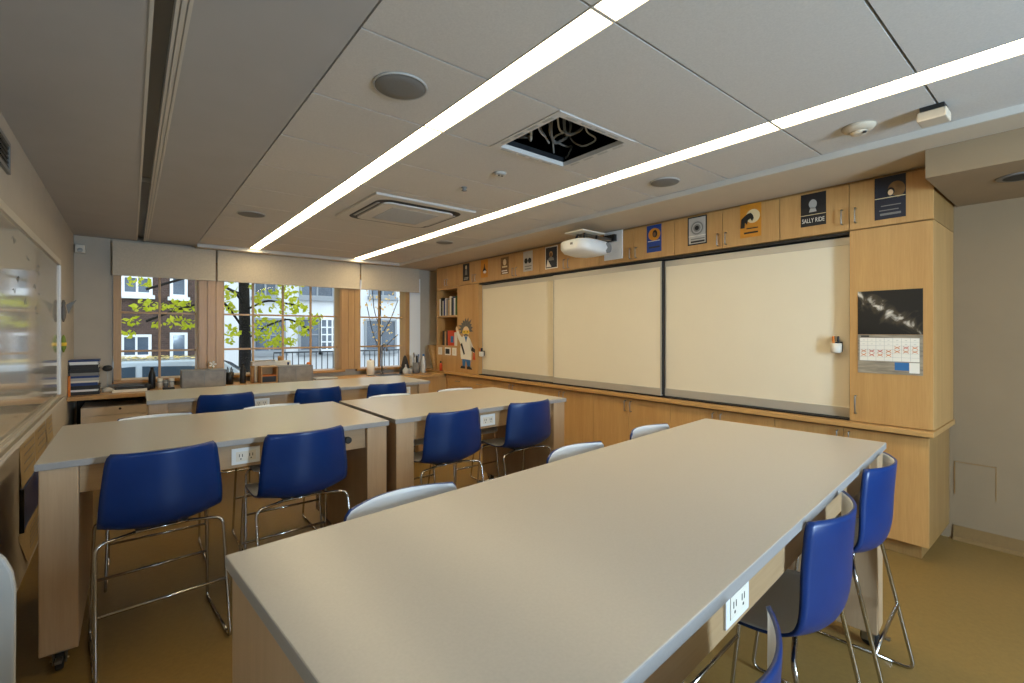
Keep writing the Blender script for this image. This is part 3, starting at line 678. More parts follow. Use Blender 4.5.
# ------------------------------------------------------------------ tables
def make_table(L, D, T, loc, rot, lab, outlets, outlet_side=-1, knob=False, grp='long mobile tables'):
    r = thing('mobile_table', lab, 'table', (0, 0, 0), grp)
    hl, hd = L/2, D/2
    t0 = .03
    tp = box(-hl, hl, -hd, hd, T-t0, T).build('tabletop', ['table_top', 'top_edge'], r, .003)
    for p in tp.data.polygons:
        if abs(p.normal.z) < .5: p.material_index = 1
    eth = .125
    for s in (-1, 1):
        x0, x1 = (-hl+.012, -hl+.012+eth) if s < 0 else (hl-.012-eth, hl-.012)
        e = MB().poly([(x0, -hd+.012, .092), (x0, -hd+.018, .086), (x0, hd-.018, .086), (x0, hd-.012, .092), (x0, hd-.012, T-t0-.0005), (x0, -hd+.012, T-t0-.0005)], (x1-x0, 0, 0))
        e.build('end_panel', 'table_wood', r, .004)
        for sy in (-1, 1):
            cx, cy = (x0+x1)/2, sy*(hd-.06)
            k = MB().box(cx-.035, cx+.035, cy-.035, cy+.035, .080, .0855).box(cx-.024, cx-.018, cy-.03, cy+.02, .03, .087).box(cx+.018, cx+.024, cy-.03, cy+.02, .03, .087).build('caster', 'steel', r, .002)
            MB().lathe((cx-.014, cy-.012, .0405), [(.02, 0), (.037, .001), (.04, .006), (.04, .022), (.037, .027), (.02, .028)], 24, 'x').build('wheel', 'rubber', k)
            MB().lathe((cx-.03, cy-.012, .0405), [(.008, 0), (.008, .06)], 10, 'x').build('axle', 'chrome', k)
            box(cx-.012, cx+.012, cy-.085, cy-.04, .056, .068).build('brake_lever', 'steel', k, .003)
    for s in (-1, 1):
        y = s*(hd-.05)
        ap = box(-hl+.012+eth+.001, hl-.012-eth-.001, y-.011, y+.011, T-t0-.125, T-t0-.0005).build('apron', 'table_wood_h', r, .0015)
        if s == outlet_side:
            yy = y+s*.011
            for ox in outlets:
                p = MB().poly([(ox-.066, yy, T-.138), (ox+.066, yy, T-.138), (ox+.066, yy, T-.054), (ox-.066, yy, T-.054)], (0, s*.006, 0)).build('outlet_plate', 'white_plastic', r, .002)
                sl = MB().poly([(ox-.046, yy+s*.0062, T-.122), (ox+.046, yy+s*.0062, T-.122), (ox+.046, yy+s*.0062, T-.072), (ox-.046, yy+s*.0062, T-.072)], (0, s*.002, 0))
                for ux in (-.024, .024):
                    for dx in (-.007, .007): sl.poly([(ox+ux+dx-.0017, yy+s*.0083, T-.1), (ox+ux+dx+.0017, yy+s*.0083, T-.1), (ox+ux+dx+.0017, yy+s*.0083, T-.085), (ox+ux+dx-.0017, yy+s*.0083, T-.085)], (0, s*.0006, 0), 1)
                    sl.poly([(ox+ux-.003, yy+s*.0083, T-.113), (ox+ux+.003, yy+s*.0083, T-.113), (ox+ux+.003, yy+s*.0083, T-.107), (ox+ux-.003, yy+s*.0083, T-.107)], (0, s*.0006, 0), 1)
                sl.build('socket_block', ['offwhite', 'dark'], p)
            if knob:
                kx = hl-.26
                MB().lathe((kx, yy, T-.085), [(.012, 0), (.012, -.03), (.02, -.032), (.02, -.05), (.014, -.052)], 16, 'y').build('knob', 'dark', r)
    box(-hl+.012+eth+.001, hl-.012-eth-.001, -.01, .01, T-t0-.10, T-t0-.0005).build('centre_rail', 'table_wood_h', r)
    r.location = loc; r.rotation_euler = (0, 0, rot); return r
T = .91
make_table(1.575, 1.06, T, (.472, 3.315, 0), 0, 'left mobile table of the middle row, pale top with outlet in its apron', [.0], knob=True)
make_table(1.54, 1.04, T, (2.075, 3.315, 0), 0, 'right mobile table of the middle row, closer to the whiteboards', [-.02])
make_table(2.55, .86, T, (1.375, 5.20, 0), R(-.5), 'long mobile table of the back row in front of the window counter', [-.44, .98])
# foreground table
FR = R(4.7); FL, FD, FT = 2.535, .865, .945
cxf, cyf = .17+FL/2*math.cos(FR)+FD/2*math.sin(FR), 1.276+FL/2*math.sin(FR)-FD/2*math.cos(FR)
make_table(FL, FD, FT, (cxf, cyf, 0), FR, 'large pale mobile table filling the foreground', [-.42], grp='long mobile tables')

# ------------------------------------------------------------------ stools
def shell_mesh():
    prof = [(.215,.560), (.205,.578), (.17,.590), (.08,.586), (-.03,.578), (-.12,.577), (-.18,.588), (-.219,.625), (-.236,.695), (-.241,.785), (-.247,.865), (-.253,.938)]
    hw = [.195, .207, .214, .221, .226, .229, .230, .230, .227, .220, .212, .202]
    bend = [0, 0, .0, .004, .01, .018, .028, .045, .056, .061, .064, .066]    # forward curl of the sides
    lift = [0, .002, .006, .012, .020, .030, .038, .036, .024, .010, .002, 0]
    def interp(a, t):
        f = t*(len(a)-1); i = min(int(f), len(a)-2); k = f-i
        p0, p1, p2, p3 = a[max(i-1,0)], a[i], a[i+1], a[min(i+2, len(a)-1)]
        return .5*((2*p1)+(-p0+p2)*k+(2*p0-5*p1+4*p2-p3)*k*k+(-p0+3*p1-3*p2+p3)*k**3)
    NV, NU = 40, 18; P = []
    for j in range(NV+1):
        t = j/NV; y = interp([p[0] for p in prof], t); z = interp([p[1] for p in prof], t); w = interp(hw, t); bd = interp(bend, t); lf = interp(lift, t)
        if t > .95: w *= 1-.07*((t-.95)/.05)**2
        if t < .04: w *= 1-.10*((.04-t)/.04)**2
        row = []
        for i in range(NU+1):
            u = -1+2*i/NU; row.append(Vector((w*u, y+bd*u*u, z+lf*u*u)))
        P.append(row)
    N = []
    for j in range(NV+1):
        row = []
        for i in range(NU+1):
            du = P[j][min(i+1,NU)]-P[j][max(i-1,0)]; dv = P[min(j+1,NV)][i]-P[max(j-1,0)][i]
            row.append(dv.cross(du).normalized())    # sign fixed below
        N.append(row)
    if N[NV//4][NU//2].z < 0: N = [[-n for n in r] for r in N]
    bm = bmesh.new(); th = .0045
    a = [[bm.verts.new(P[j][i]+N[j][i]*th) for i in range(NU+1)] for j in range(NV+1)]
    b = [[bm.verts.new(P[j][i]-N[j][i]*th) for i in range(NU+1)] for j in range(NV+1)]
    def F(v, mi):
        f = bm.faces.new(v); f.material_index = mi; f.smooth = True
    for j in range(NV):
        for i in range(NU):
            F([a[j][i], a[j][i+1], a[j+1][i+1], a[j+1][i]], 1); F([b[j][i], b[j+1][i], b[j+1][i+1], b[j][i+1]], 0)
    for j in range(NV):
        F([a[j][0], a[j+1][0], b[j+1][0], b[j][0]], 0); F([a[j][NU], b[j][NU], b[j+1][NU], a[j+1][NU]], 0)
    for i in range(NU):
        F([a[0][i], b[0][i], b[0][i+1], a[0][i+1]], 0); F([a[NV][i], a[NV][i+1], b[NV][i+1], b[NV][i]], 0)
    bmesh.ops.recalc_face_normals(bm, faces=bm.faces)
    me = bpy.data.meshes.new('seat_shell'); bm.to_mesh(me); bm.free()
    me.materials.append(M['blue']); me.materials.append(M['white_plastic']); return me
def make_stool():
    r = thing('counter_stool', 'stool', 'stool')
    o = bpy.data.objects.new('seat_shell', shell_mesh()); col.objects.link(o); o.parent = r
    o['label'] = 'one-piece shell, blue outside and white inside'
    q = .0075; yf, yr = .20, -.285
    for s in (-1, 1):
        MB().tube(fillet([(s*.10, .12, .566), (s*.228, .135, .560), (s*.242, yf, q+.0), (s*.242, yf-.08, q)], .04, 6), q, 8).build('leg', 'chrome', r)
        MB().tube(fillet([(s*.10, -.13, .560), (s*.238, -.165, .551), (s*.242, yr, q), (s*.242, yr+.08, q)], .04, 6), q, 8).build('leg', 'chrome', r)
        MB().tube([(s*.242, yr+.075, q), (s*.242, yf-.075, q)], q, 8).build('runner', 'chrome', r)
    k = lambda z, y0, y1: y1+(y0-y1)*z/.56
    zr = .27
    MB().tube([(-.235, k(zr, .135, yf), zr), (.235, k(zr, .135, yf), zr)], q*.95, 8).build('foot_rail', 'chrome', r)
    MB().tube([(-.240, k(zr, -.165, yr), zr), (.240, k(zr, -.165, yr), zr)], q*.95, 8).build('foot_rail', 'chrome', r)
    for ya, za in ((.12, .566), (-.13, .560)): MB().tube([(-.11, ya, za), (.11, ya, za)], q, 8).build('seat_support', 'chrome', r)
    for s in (-1, 1): MB().box(-.02+s*.08, .02+s*.08, -.14, .13, .5665, .5725).build('mounting_plate', 'dark', r)
    return r
proto = make_stool()
BACK = .186      # corner of the back to the seat centre
stools = [
 (.12, 2.68, 5, 'blue stool at the left end of the middle row, nearest the camera on that side', 'blue stools along the front of the middle row'),
 (.735, 2.685, 3, 'blue stool right of the outlet plate, second from left in the middle row', 'blue stools along the front of the middle row'),
 (1.70, 2.735, 0, 'blue stool left of the outlet on the right middle-row table', 'blue stools along the front of the middle row'),
 (2.375, 2.73, 0, 'blue stool at the right end of the middle row, by the whiteboards', 'blue stools along the front of the middle row'),
 (.64, 4.70, 0, 'leftmost blue stool at the back-row table', 'blue stools along the back-row table'),
 (1.385, 4.64, 0, 'middle blue stool at the back-row table', 'blue stools along the back-row table'),
 (2.06, 4.60, 0, 'rightmost blue stool at the back-row table', 'blue stools along the back-row table'),
 (.13, 3.86, 180, 'white-faced stool tucked behind the left end of the middle row', 'stools tucked behind the middle row'),
 (.82, 3.86, 180, 'white-faced stool tucked behind the middle row, left of the table joint', 'stools tucked behind the middle row'),
 (1.75, 3.86, 180, 'white-faced stool tucked behind the right middle-row table, near the joint', 'stools tucked behind the middle row'),
 (2.42, 3.86, 180, 'white-faced stool tucked behind the middle row, closest to the whiteboards', 'stools tucked behind the middle row'),
 (.69, 1.40, 185, 'white-faced stool behind the foreground table, nearest its left corner', 'stools behind the foreground table'),
 (1.57, 1.475, 185, 'white-faced stool behind the foreground table, middle one', 'stools behind the foreground table'),
 (2.21, 1.53, 185, 'white-faced stool behind the foreground table, closest to the whiteboards', 'stools behind the foreground table'),
 (1.65, .518, 4, 'blue stool seen from behind at right side of foreground table, between two others', 'stools at the right side of the foreground table'),
 (2.38, .575, 4, 'blue stool at the far right corner of the foreground table', 'stools at the right side of the foreground table'),
 (.765, .385, 4, 'blue stool cut off by the bottom edge beside the foreground table', 'stools at the right side of the foreground table'),
]
for i, (x, y, a, lab, grp) in enumerate(stools):
    o = proto if i == 0 else copy_tree(proto)
    ra = R(a); o.location = (x - math.sin(ra)*BACK, y + math.cos(ra)*BACK, 0); o.rotation_euler = (0, 0, ra)
    if 'tucked behind the middle row' in grp: o.scale = (1, 1, .978)
    tag(o, lab, 'stool', grp)

# ------------------------------------------------------------------ window counter and what stands on it
ZK = .81; YK = 6.45
t = thing('window_counter', 'maple-edged counter running along the window wall', 'counter', (1.7, 6.82, ZK-.04))
box(XL+.001, 3.84, YK, YF-.072, ZK-.04, ZK).build('slab', 'maple_h', t, .004)
t = thing('drawer_cabinet', 'pale drawer cabinet with black lock under the left end of the window counter', 'cabinet', (-.1, 6.8, 0))
box(-.40, .26, YK+.07, YF-.08, .001, .68).build('carcass', 'offwhite', t)
d = box(-.395, .255, YK+.05, YK+.07, .60, .675).build('drawer', 'pale_drawer', t, .002); MB().lathe((-.09, YK+.05, .655), [(.012, 0), (.012, -.008)], 14, 'y').build('lock', 'black', d)
for z0, z1 in ((.32, .595), (.03, .315)):
    d = box(-.395, .255, YK+.05, YK+.07, z0, z1).build('drawer', 'pale_drawer', t, .002)
    box(-.37, .23, YK+.046, YK+.0505, z0+.03, z1-.03).build('drawer_field', 'pale_drawer', d, .002)
tag(box(-.47, .28, YF-.074, YF-.066, 0.001, ZK-.041).build('gap_shade_sheet', 'dark'), 'dark sheet as shade in the gap under the left end of the window counter', 'panel')  # dark-coloured sheet stands in for the shade below the counter
for x0, x1, w in ((.30, 1.2, 'left of centre'), (1.2, 2.1, 'middle'), (2.1, 3.0, 'right of centre'), (3.0, 3.895, 'in the corner')):
    t = thing('base_cabinet', 'maple base cabinet under the window counter, '+w, 'cabinet', ((x0+x1)/2, 6.8, 0), 'base cabinets under the window counter')
    box(x0+.001, x1-.001, YK+.06, YF-.08, .1, ZK-.041).build('carcass', 'maple_dark', t)
    box(x0+.001, x1-.001, YK+.12, YF-.08, .001, .0995).build('toe_kick', 'maple_dark', t)
    for a, b_, s in ((x0, (x0+x1)/2, 1), ((x0+x1)/2, x1, -1)):
        d = box(a+.002, b_-.002, YK+.04, YK+.06, .1, ZK-.045).build('door', 'maple', t, .0015)
        hx = b_-.04 if s > 0 else a+.04
        MB().tube(fillet([(hx, YK+.04, .62), (hx, YK+.012, .62), (hx, YK+.012, .72), (hx, YK+.04, .72)], .008, 3), .0045).build('handle', 'steel', d)
# book stack
z = ZK+.001
st = [('dark', .035, 'black', .24), ('white_plastic', .02, 'white', .22), ('dark', .04, 'black', .235), ('bluebook', .03, 'blue', .22), ('offwhite', .018, 'cream', .22), ('grey_light', .028, 'light grey', .23), ('bluebook', .022, 'blue', .235), ('grey', .03, 'grey', .225), ('dark', .038, 'black', .24), ('dark', .045, 'black', .22), ('white_plastic', .03, 'white', .22), ('bluebook', .016, 'dark blue', .25)]
names = ['bottom', 'second', 'third', 'fourth', 'fifth', 'sixth', 'seventh', 'eighth', 'ninth', 'tenth', 'eleventh', 'topmost']
for i, (mt, h, cn, w) in enumerate(st):
    dx = random.uniform(-.008, .008)
    t = thing('book', '%s binder lying in the book stack at left, %s from the bottom' % (cn, names[i]) if 0 < i < 11 else '%s binder, %s of the stack at the left end of the counter' % (cn, names[i]), 'book', (-.375, 6.75, z), 'binders stacked on the window counter')
    MB().box(-.375-w/2+dx, -.375+w/2+dx, 6.597, 6.6, z, z+h).box(-.375-w/2+dx, -.375+w/2+dx, 6.60, 6.88, z, z+.003).box(-.375-w/2+dx, -.375+w/2+dx, 6.60, 6.88, z+h-.003, z+h).box(-.375-w/2+dx, -.375-w/2+.004+dx, 6.60, 6.88, z+.003, z+h-.003).build('cover', mt, t)
    if h > .012: box(-.375-w/2+.005+dx, -.375+w/2-.006+dx, 6.606, 6.874, z+.0035, z+h-.0035).build('pages', 'paper_white' if i % 2 else 'grey_light', t)
    z += h+.0008
tag(box(-.497, -.4985+.02, 6.52, 6.56, ZK+.001, 1.02).build('folder', 'orange', bevel=.002), 'orange folder standing against the left wall beside the book stack', 'folder')
# microscope-like gadget
t = thing('desk_lamp', 'small dark-headed gadget on a stem beside the book stack', 'desk gadget', (-.2, 6.8, ZK))
MB().lathe((-.2, 6.8, ZK+.001), [(.05, 0), (.05, .03), (.03, .04), (.012, .05)], 20).build('base', 'offwhite', t)
MB().tube([(-.2, 6.8, ZK+.045), (-.2, 6.8, ZK+.235)], .007).build('stem', 'grey_light', t)
MB().lathe((-.2, 6.8, ZK+.225), [(.015, 0), (.04, .012), (.045, .035), (.03, .06), (.012, .065)], 18).build('head', 'dark', t)
t = thing('laptop', 'closed dark flat device lying on papers left of the water bottle', 'device', (0, 6.8, ZK))
box(-.14, .12, 6.66, 6.86, ZK+.03, ZK+.055).build('body', 'dark', t, .004); box(-.13, .11, 6.67, 6.85, ZK+.055, ZK+.058).build('lid', 'black', t)
tag(box(-.16, .14, 6.62, 6.88, ZK+.001, ZK+.029).build('paper_stack', 'paper_white'), 'stack of white paper under the dark flat device', 'paper')
def bottle(x, y, r, h, mt, cap, lab, grp=None):
    t = thing('bottle', lab, 'bottle', (x, y, ZK), grp)
    MB().lathe((x, y, ZK+.001), [(r*.9, 0), (r, .01), (r, h*.62), (r*.8, h*.74), (r*.45, h*.84), (r*.42, h*.9)], 20).build('body', mt, t)
    MB().lathe((x, y, ZK+.001+h*.9), [(r*.5, 0), (r*.5, h*.09), (r*.4, h*.1)], 16).build('cap', cap, t)
bottle(.188, 6.85, .034, .25, 'black', 'dark', 'black water bottle before the left window')
bottle(1.112, 6.85, .036, .26, 'dark', 'black', 'dark grey bottle left of the brown canister')
tag(MB().lathe((.145, 6.72, ZK+.001), [(.02, 0), (.034, .015), (.038, .04), (.03, .064), (.01, .072)], 18).build('ball', 'black'), 'small black ball at the foot of the black water bottle', 'ball')
for i, (x, y, mt, h, lab) in enumerate(((.262, 6.82, 'offwhite', .115, 'cream cup beside the black water bottle'), (.315, 6.80, 'grey', .10, 'grey cup between two cream cups on the counter'), (.372, 6.82, 'offwhite', .11, 'cream cup next to the left grey framed box'))):
    t = thing('cup', lab, 'cup', (x, y, ZK), 'cups on the window counter')
    MB().lathe((x, y, ZK+.001), [(.022, 0), (.027, h), (.024, h), (.02, .01)], 18).build('body', mt, t)
    MB().lathe((x, y, ZK+.001+h*.6), [(.0255, 0), (.0268, h*.15)], 18).build('band', 'grey_light', t)
tag(box(.28, .39, 6.62, 6.70, ZK+.001, ZK+.022).build('eraser', 'dark', bevel=.003), 'dark flat block in front of the cream cups', 'block')
def framed_box(x0, x1, h, lab, open_w=0):
    t = thing('display_box', lab, 'box', ((x0+x1)/2, 6.8, ZK), 'grey framed boxes on the window counter')
    z0, z1 = ZK+.001, ZK+h; y0, y1 = 6.62, 6.86
    MB().box(x0, x1, y0, y1, z0, z0+.012).box(x0, x1, y0, y1, z1-.014, z1).box(x0, x0+.02, y0, y1, z0+.012, z1-.014).box(x1-.02, x1, y0, y1, z0+.012, z1-.014).build('frame', 'grey', t, .002)
    box(x0+.02, x1-.02, y1-.012, y1-.004, z0+.012, z1-.014).build('back', 'dark', t)
    box(x0+.02, x1-.02, y0+.004, y0+.010, z0+.012, z1-.014).build('front_panel', 'screen_grey', t)
    m_ = (x0+x1)/2; box(m_-.005, m_+.005, y0-.001, y0+.004, z0+.012, z1-.014).build('divider', 'grey', t)
framed_box(.455, .895, .205, 'left grey framed box with dull glass front on the counter')
framed_box(1.478, 1.905, .21, 'right grey framed box with dull glass front, before the middle window')
t = thing('cardboard_box', 'open wooden box with dark inside, left of the right framed box', 'box', (1.38, 6.8, ZK))
x0, x1, y0, y1, z0, z1 = 1.285, 1.472, 6.64, 6.86, ZK+.001, ZK+.215
MB().box(x0, x0+.01, y0, y1, z0, z1).box(x1-.01, x1, y0, y1, z0, z1).box(x0+.01, x1-.01, y0, y1, z1-.012, z1).box(x0+.01, x1-.01, y0, y1, z0, z0+.01).box(x0+.01, x1-.01, y1-.01, y1, z0+.01, z1-.012).build('shell', 'tan', t)
box(x0+.012, x1-.012, y0+.03, y1-.012, z0+.011, z0+.085).build('dark_content', 'black', t); box(x0+.012, x1-.012, y0+.03, y1-.012, z0+.086, z0+.10).build('inner_shelf', 'orange', t)
tag(MB().lathe((1.216, 6.82, ZK+.001), [(.024, 0), (.024, .215), (.018, .22)], 18).build('canister', 'cardboard'), 'tall brown canister beside the dark grey bottle', 'canister')
t = thing('paper_carton', 'cream carton with loose flaps behind the open box on the counter', 'box', (1.4, 6.98, ZK))
box(1.235, 1.70, 6.92, 7.08, ZK+.001, ZK+.265).build('carton', 'offwhite', t, .003)
MB().poly([(1.24, 6.92, ZK+.267), (1.5, 6.92, ZK+.267), (1.5, 6.84, ZK+.285), (1.24, 6.84, ZK+.285)], (0, 0, .004)).build('flap', 'offwhite', t)
bottle(1.66, 6.89, .022, .245, 'dark', 'bluebook', 'small dark bottle rising behind the right framed box')
tag(MB().lathe((1.585, 7.0, ZK+.267), [(.03, 0), (.032, .05), (.027, .06)], 16).build('jar', 'cardboard'), 'small brown jar standing on the cream carton', 'jar')
tag(MB().lathe((1.95, 6.98, ZK+.001), [(.035, 0), (.037, .19), (.025, .22), (.02, .23)], 18).build('jar', 'orange'), 'amber jar at the right end of the right framed box', 'jar')
t = thing('pencil_pot', 'dark cluster of tools in a black pot left of the dark bottle', 'pot', (.96, 6.82, ZK))
MB().lathe((.96, 6.82, ZK+.001), [(.04, 0), (.05, .15), (.046, .15), (.036, .02)], 20).build('pot', 'black', t)
for i in range(6):
    a = i*1.05; MB().tube([(.96+.01*math.cos(a), 6.82+.01*math.sin(a), ZK+.02), (.96+.036*math.cos(a), 6.82+.036*math.sin(a), ZK+.19+.015*(i % 3))], .005, 6).build('tool', ['dark', 'grey', 'black'][i % 3], t)
t = thing('paper_flower', 'small white paper flower standing behind the left framed box', 'ornament', (.80, 7.0, ZK))
MB().tube([(.80, 7.0, ZK+.001), (.80, 7.0, ZK+.25)], .004, 6).build('stem', 'green', t)
fl = MB()
for k in range(5):
    a = 2*PI*k/5; fl.poly([(.80, 6.995, ZK+.25), (.80+.035*math.cos(a-.4), 6.985, ZK+.25+.035*math.sin(a-.4)), (.80+.045*math.cos(a), 6.98, ZK+.25+.045*math.sin(a)), (.80+.035*math.cos(a+.4), 6.985, ZK+.25+.035*math.sin(a+.4))], (0, .002, 0))
fl.build('petals', 'paper_white', t)
tag(box(1.95, 2.25, 6.66, 6.88, ZK+.001, ZK+.02).build('tray', 'grey_light', bevel=.004), 'flat grey tray right of the right framed box', 'tray')
t = thing('paper_towel_roll', 'white paper towel roll standing by the sink under the right window', 'paper towel', (2.80, 6.85, ZK))
MB().lathe((2.80, 6.85, ZK+.014), [(.015, 0), (.056, 0), (.056, .215), (.015, .215)], 28).build('roll', 'paper_white', t); MB().lathe((2.80, 6.85, ZK+.001), [(.06, 0), (.06, .012)], 28).build('base', 'grey', t)
MB().lathe((2.80, 6.85, ZK+.229), [(.014, 0), (.012, .02)], 12).build('core', 'cardboard', t)
t = thing('sink', 'dark rimmed sink set into the window counter before the right window', 'sink', (3.05, 6.8, ZK))
MB().box(2.86, 3.25, 6.58, 6.60, ZK+.0005, ZK+.006).box(2.86, 3.25, 6.92, 6.94, ZK+.0005, ZK+.006).box(2.86, 2.88, 6.6, 6.92, ZK+.0005, ZK+.006).box(3.23, 3.25, 6.6, 6.92, ZK+.0005, ZK+.006).build('rim', 'steel', t)
box(2.88, 3.23, 6.60, 6.92, ZK+.0005, ZK+.002).build('basin', 'dark', t)
t = thing('tap', 'slim tall steel gooseneck tap before the right window', 'tap', (3.035, 6.98, ZK))
MB().lathe((3.035, 6.98, ZK+.001), [(.026, 0), (.024, .03), (.014, .035)], 18).build('base', 'steel', t)
MB().tube(fillet([(3.035, 6.98, ZK+.03), (3.035, 6.98, ZK+.46), (3.035, 6.80, ZK+.46), (3.035, 6.80, ZK+.36)], .085, 8), .011, 10).build('spout', 'steel', t)
MB().tube([(3.05, 6.98, ZK+.06), (3.11, 6.96, ZK+.085)], .007).build('lever', 'steel', t)
t = thing('drying_rack', 'black triangular rack of funnels beside the tap', 'rack', (3.36, 6.85, ZK))
MB().poly([(3.265, 6.84, ZK+.001), (3.46, 6.84, ZK+.001), (3.385, 6.84, ZK+.26), (3.36, 6.84, ZK+.29), (3.335, 6.84, ZK+.26)], (0, .015, 0)).build('side_plate', 'dark', t)
MB().lathe((3.34, 6.78, ZK+.001), [(.045, 0), (.05, .06), (.012, .11), (.01, .15)], 18).build('funnel', 'glass_pot', t); MB().lathe((3.41, 6.77, ZK+.001), [(.03, 0), (.036, .08), (.03, .085)], 18).build('beaker', 'grey_light', t)
t = thing('tool_caddy', 'grey pot of tall brushes and tools in the window corner', 'pot', (3.54, 6.82, ZK))
MB().lathe((3.54, 6.82, ZK+.001), [(.05, 0), (.056, .17), (.05, .17), (.045, .02)], 20).build('pot', 'grey', t)
for i in range(7):
    a = i*.9; MB().tube([(3.54+.012*math.cos(a), 6.82+.012*math.sin(a), ZK+.02), (3.54+.04*math.cos(a), 6.82+.04*math.sin(a), ZK+.25+.025*(i % 4))], [.006, .014][i % 2], 8).build('tool', ['white_plastic', 'dark', 'cloth_blue', 'steel'][i % 4], t)
bottle(3.66, 6.80, .035, .30, 'glass_pot', 'cloth_blue', 'clear spray bottle in the window corner')
tag(MB().lathe((3.72, 6.90, ZK+.001), [(.035, 0), (.037, .2), (.02, .24), (.018, .27)], 18).build('jar', 'dark'), 'dark tall jar behind the spray bottle', 'jar')
t = thing('cutting_board', 'tall wooden board with pale panel leaning in the far corner', 'board', (3.83, 6.85, ZW))
MB().poly([(3.86, 6.83, ZW+.001), (3.89, 6.83, ZW+.001), (3.89, 7.0, ZW+.40), (3.86, 7.0, ZW+.40)], (0, .02, 0)).build('side_rail', 'maple_dark', t)
MB().poly([(3.89, 6.83, ZW+.001), (4.02, 6.83, ZW+.001), (4.02, 7.0, ZW+.40), (3.89, 7.0, ZW+.40)], (0, .012, 0)).build('panel', 'tan', t)
MB().poly([(4.02, 6.83, ZW+.001), (4.05, 6.83, ZW+.001), (4.05, 7.0, ZW+.40), (4.02, 7.0, ZW+.40)], (0, .02, 0)).build('side_rail', 'dark', t)
t = thing('glue_bottle', 'small orange bottle with dark cap below the bookshelf', 'bottle', (3.87, 6.6, ZW))
MB().lathe((3.873, 6.62, ZW+.001), [(.02, 0), (.022, .09), (.014, .12)], 14).build('body', 'orange_deep', t); MB().lathe((3.873, 6.62, ZW+.121), [(.013, 0), (.011, .035)], 12).build('cap', 'dark', t)

# ------------------------------------------------------------------ left wall
t = thing('glossy_wall_board', 'long glossy whiteboard on the left wall reflecting the windows', 'whiteboard', (-.49, 3.5, .9))
box(-.4995, -.475, -1.2, 5.52, .935, 2.03).build('surface', 'glossboard', t)
box(-.4995, -.462, -1.2, 5.54, 2.031, 2.075).build('top_rail', 'board_frame', t, .003)
MB().box(-.4995, -.43, -1.2, 5.54, .895, .912).box(-.437, -.43, -1.2, 5.54, .912, .928).box(-.4995, -.462, -1.2, 5.54, .9121, .934).build('pen_tray', 'wall', t, .002)
box(-.4995, -.462, 5.5201, 5.54, .935, 2.03).build('end_stile', 'white_plastic', t, .003)
sc = MB(); rnd = random.Random(3)
for k in range(26):
    y = rnd.uniform(1.9, 4.6); z = rnd.uniform(1.55, 1.98); p = [(-.4746, y, z)]
    for q in range(5): p.append((-.4746, p[-1][1]+rnd.uniform(.01, .03), z+rnd.uniform(-.02, .02)))
    sc.tube(p, .0011, 5)
sc.build('pen_strokes', 'grey', t)
t = thing('winged_ornament', 'small dark winged ornament hanging at the far end of the left board', 'ornament', (-.44, 5.56, 1.5))
o = MB().lathe((-.45, 5.56, 1.50), [(.005, .05), (.016, .09), (.02, .14), (.012, .19), (.014, .215), (.006, .24)], 14)
o.build('body', 'hair', t)
for s in (-1, 1): MB().poly([(-.45+s*.015, 5.56, 1.70), (-.45+s*.085, 5.55, 1.745), (-.45+s*.06, 5.555, 1.70), (-.45+s*.03, 5.56, 1.62)], (0, .006, 0)).build('wing', 'grey', t)
t = thing('hanging_tag', 'yellow-green tag hanging below the winged ornament', 'tag', (-.45, 5.56, 1.28))
disc(0, 0, .001, .001, 0).bm.free()
MB().lathe((-.45, 5.56, 1.29), [(.004, 0), (.018, .04), (.02, .08), (.012, .13), (.004, .15)], 14).build('tag_body', 'bag_green', t); MB().lathe((-.45, 5.56, 1.345), [(.021, 0), (.0215, .03)], 14).build('stripe', 'yellow', t)
t = thing('wall_sensor', 'small white motion sensor high in the left corner by the windows', 'sensor', (-.42, 7.14, 2.36))
box(-.485, -.40, 7.12, 7.1985, 2.35, 2.44).build('casing', 'offwhite', t, .008); MB().lathe((-.4425, 7.118, 2.38), [(.018, -.004), (.024, .001)], 16, 'y').build('lens', 'grey_light', t)
t = thing('wall_vent', 'dark framed vent high on the left wall', 'vent', (-.495, 3.2, 2.28))
MB().box(-.4995, -.485, 2.9, 2.925, 2.28, 2.44).box(-.4995, -.485, 3.515, 3.54, 2.28, 2.44).box(-.4995, -.485, 2.925, 3.515, 2.28, 2.3).box(-.4995, -.485, 2.925, 3.515, 2.42, 2.44).build('frame', 'grey', t)
v = MB()
for k in range(5): v.box(-.4994, -.489, 2.925, 3.515, 2.304+k*.024, 2.316+k*.024)
v.build('slat', 'dark', t)
def sheet(y0, y1, z0, z1, mt, lab, name='paper_sheet', curl=.01, slant=0):
    t = thing(name, lab, 'paper', (XL, (y0+y1)/2, z0), 'papers pinned to the left wall' if mt == 'paper' else None)
    q = MB(); n = 6
    for i in range(n):
        za, zb = z0+(z1-z0)*i/n, z0+(z1-z0)*(i+1)/n
        ca, cb = XL+.002+curl*((n-i)/n)**2, XL+.002+curl*((n-i-1)/n)**2
        sa, sb = slant*(n-i)/n, slant*(n-i-1)/n
        q.quad([(ca, y0+sa, za), (ca, y1, za), (cb, y1, zb), (cb, y0+sb, zb)])
    q.build('sheet', mt, t)
    if mt == 'paper':
        l = MB()
        for k in range(5):
            z = z1-.05-(z1-z0-.08)*k/5; l.box(XL+.0125, XL+.0132, y0+.08+slant, y1-.06-.04*(k % 2), z, z+.006)
        l.build('handwriting', 'grey', t)
sheet(3.88, 4.40, .56, .885, 'paper', 'handwritten tan paper on the left wall, just above the blue folder')
sheet(4.42, 4.92, .57, .885, 'paper', 'plain tan paper on the left wall, second towards the window')
sheet(4.95, 5.3, .62, .885, 'paper', 'tan paper on the left wall closest to the window counter')
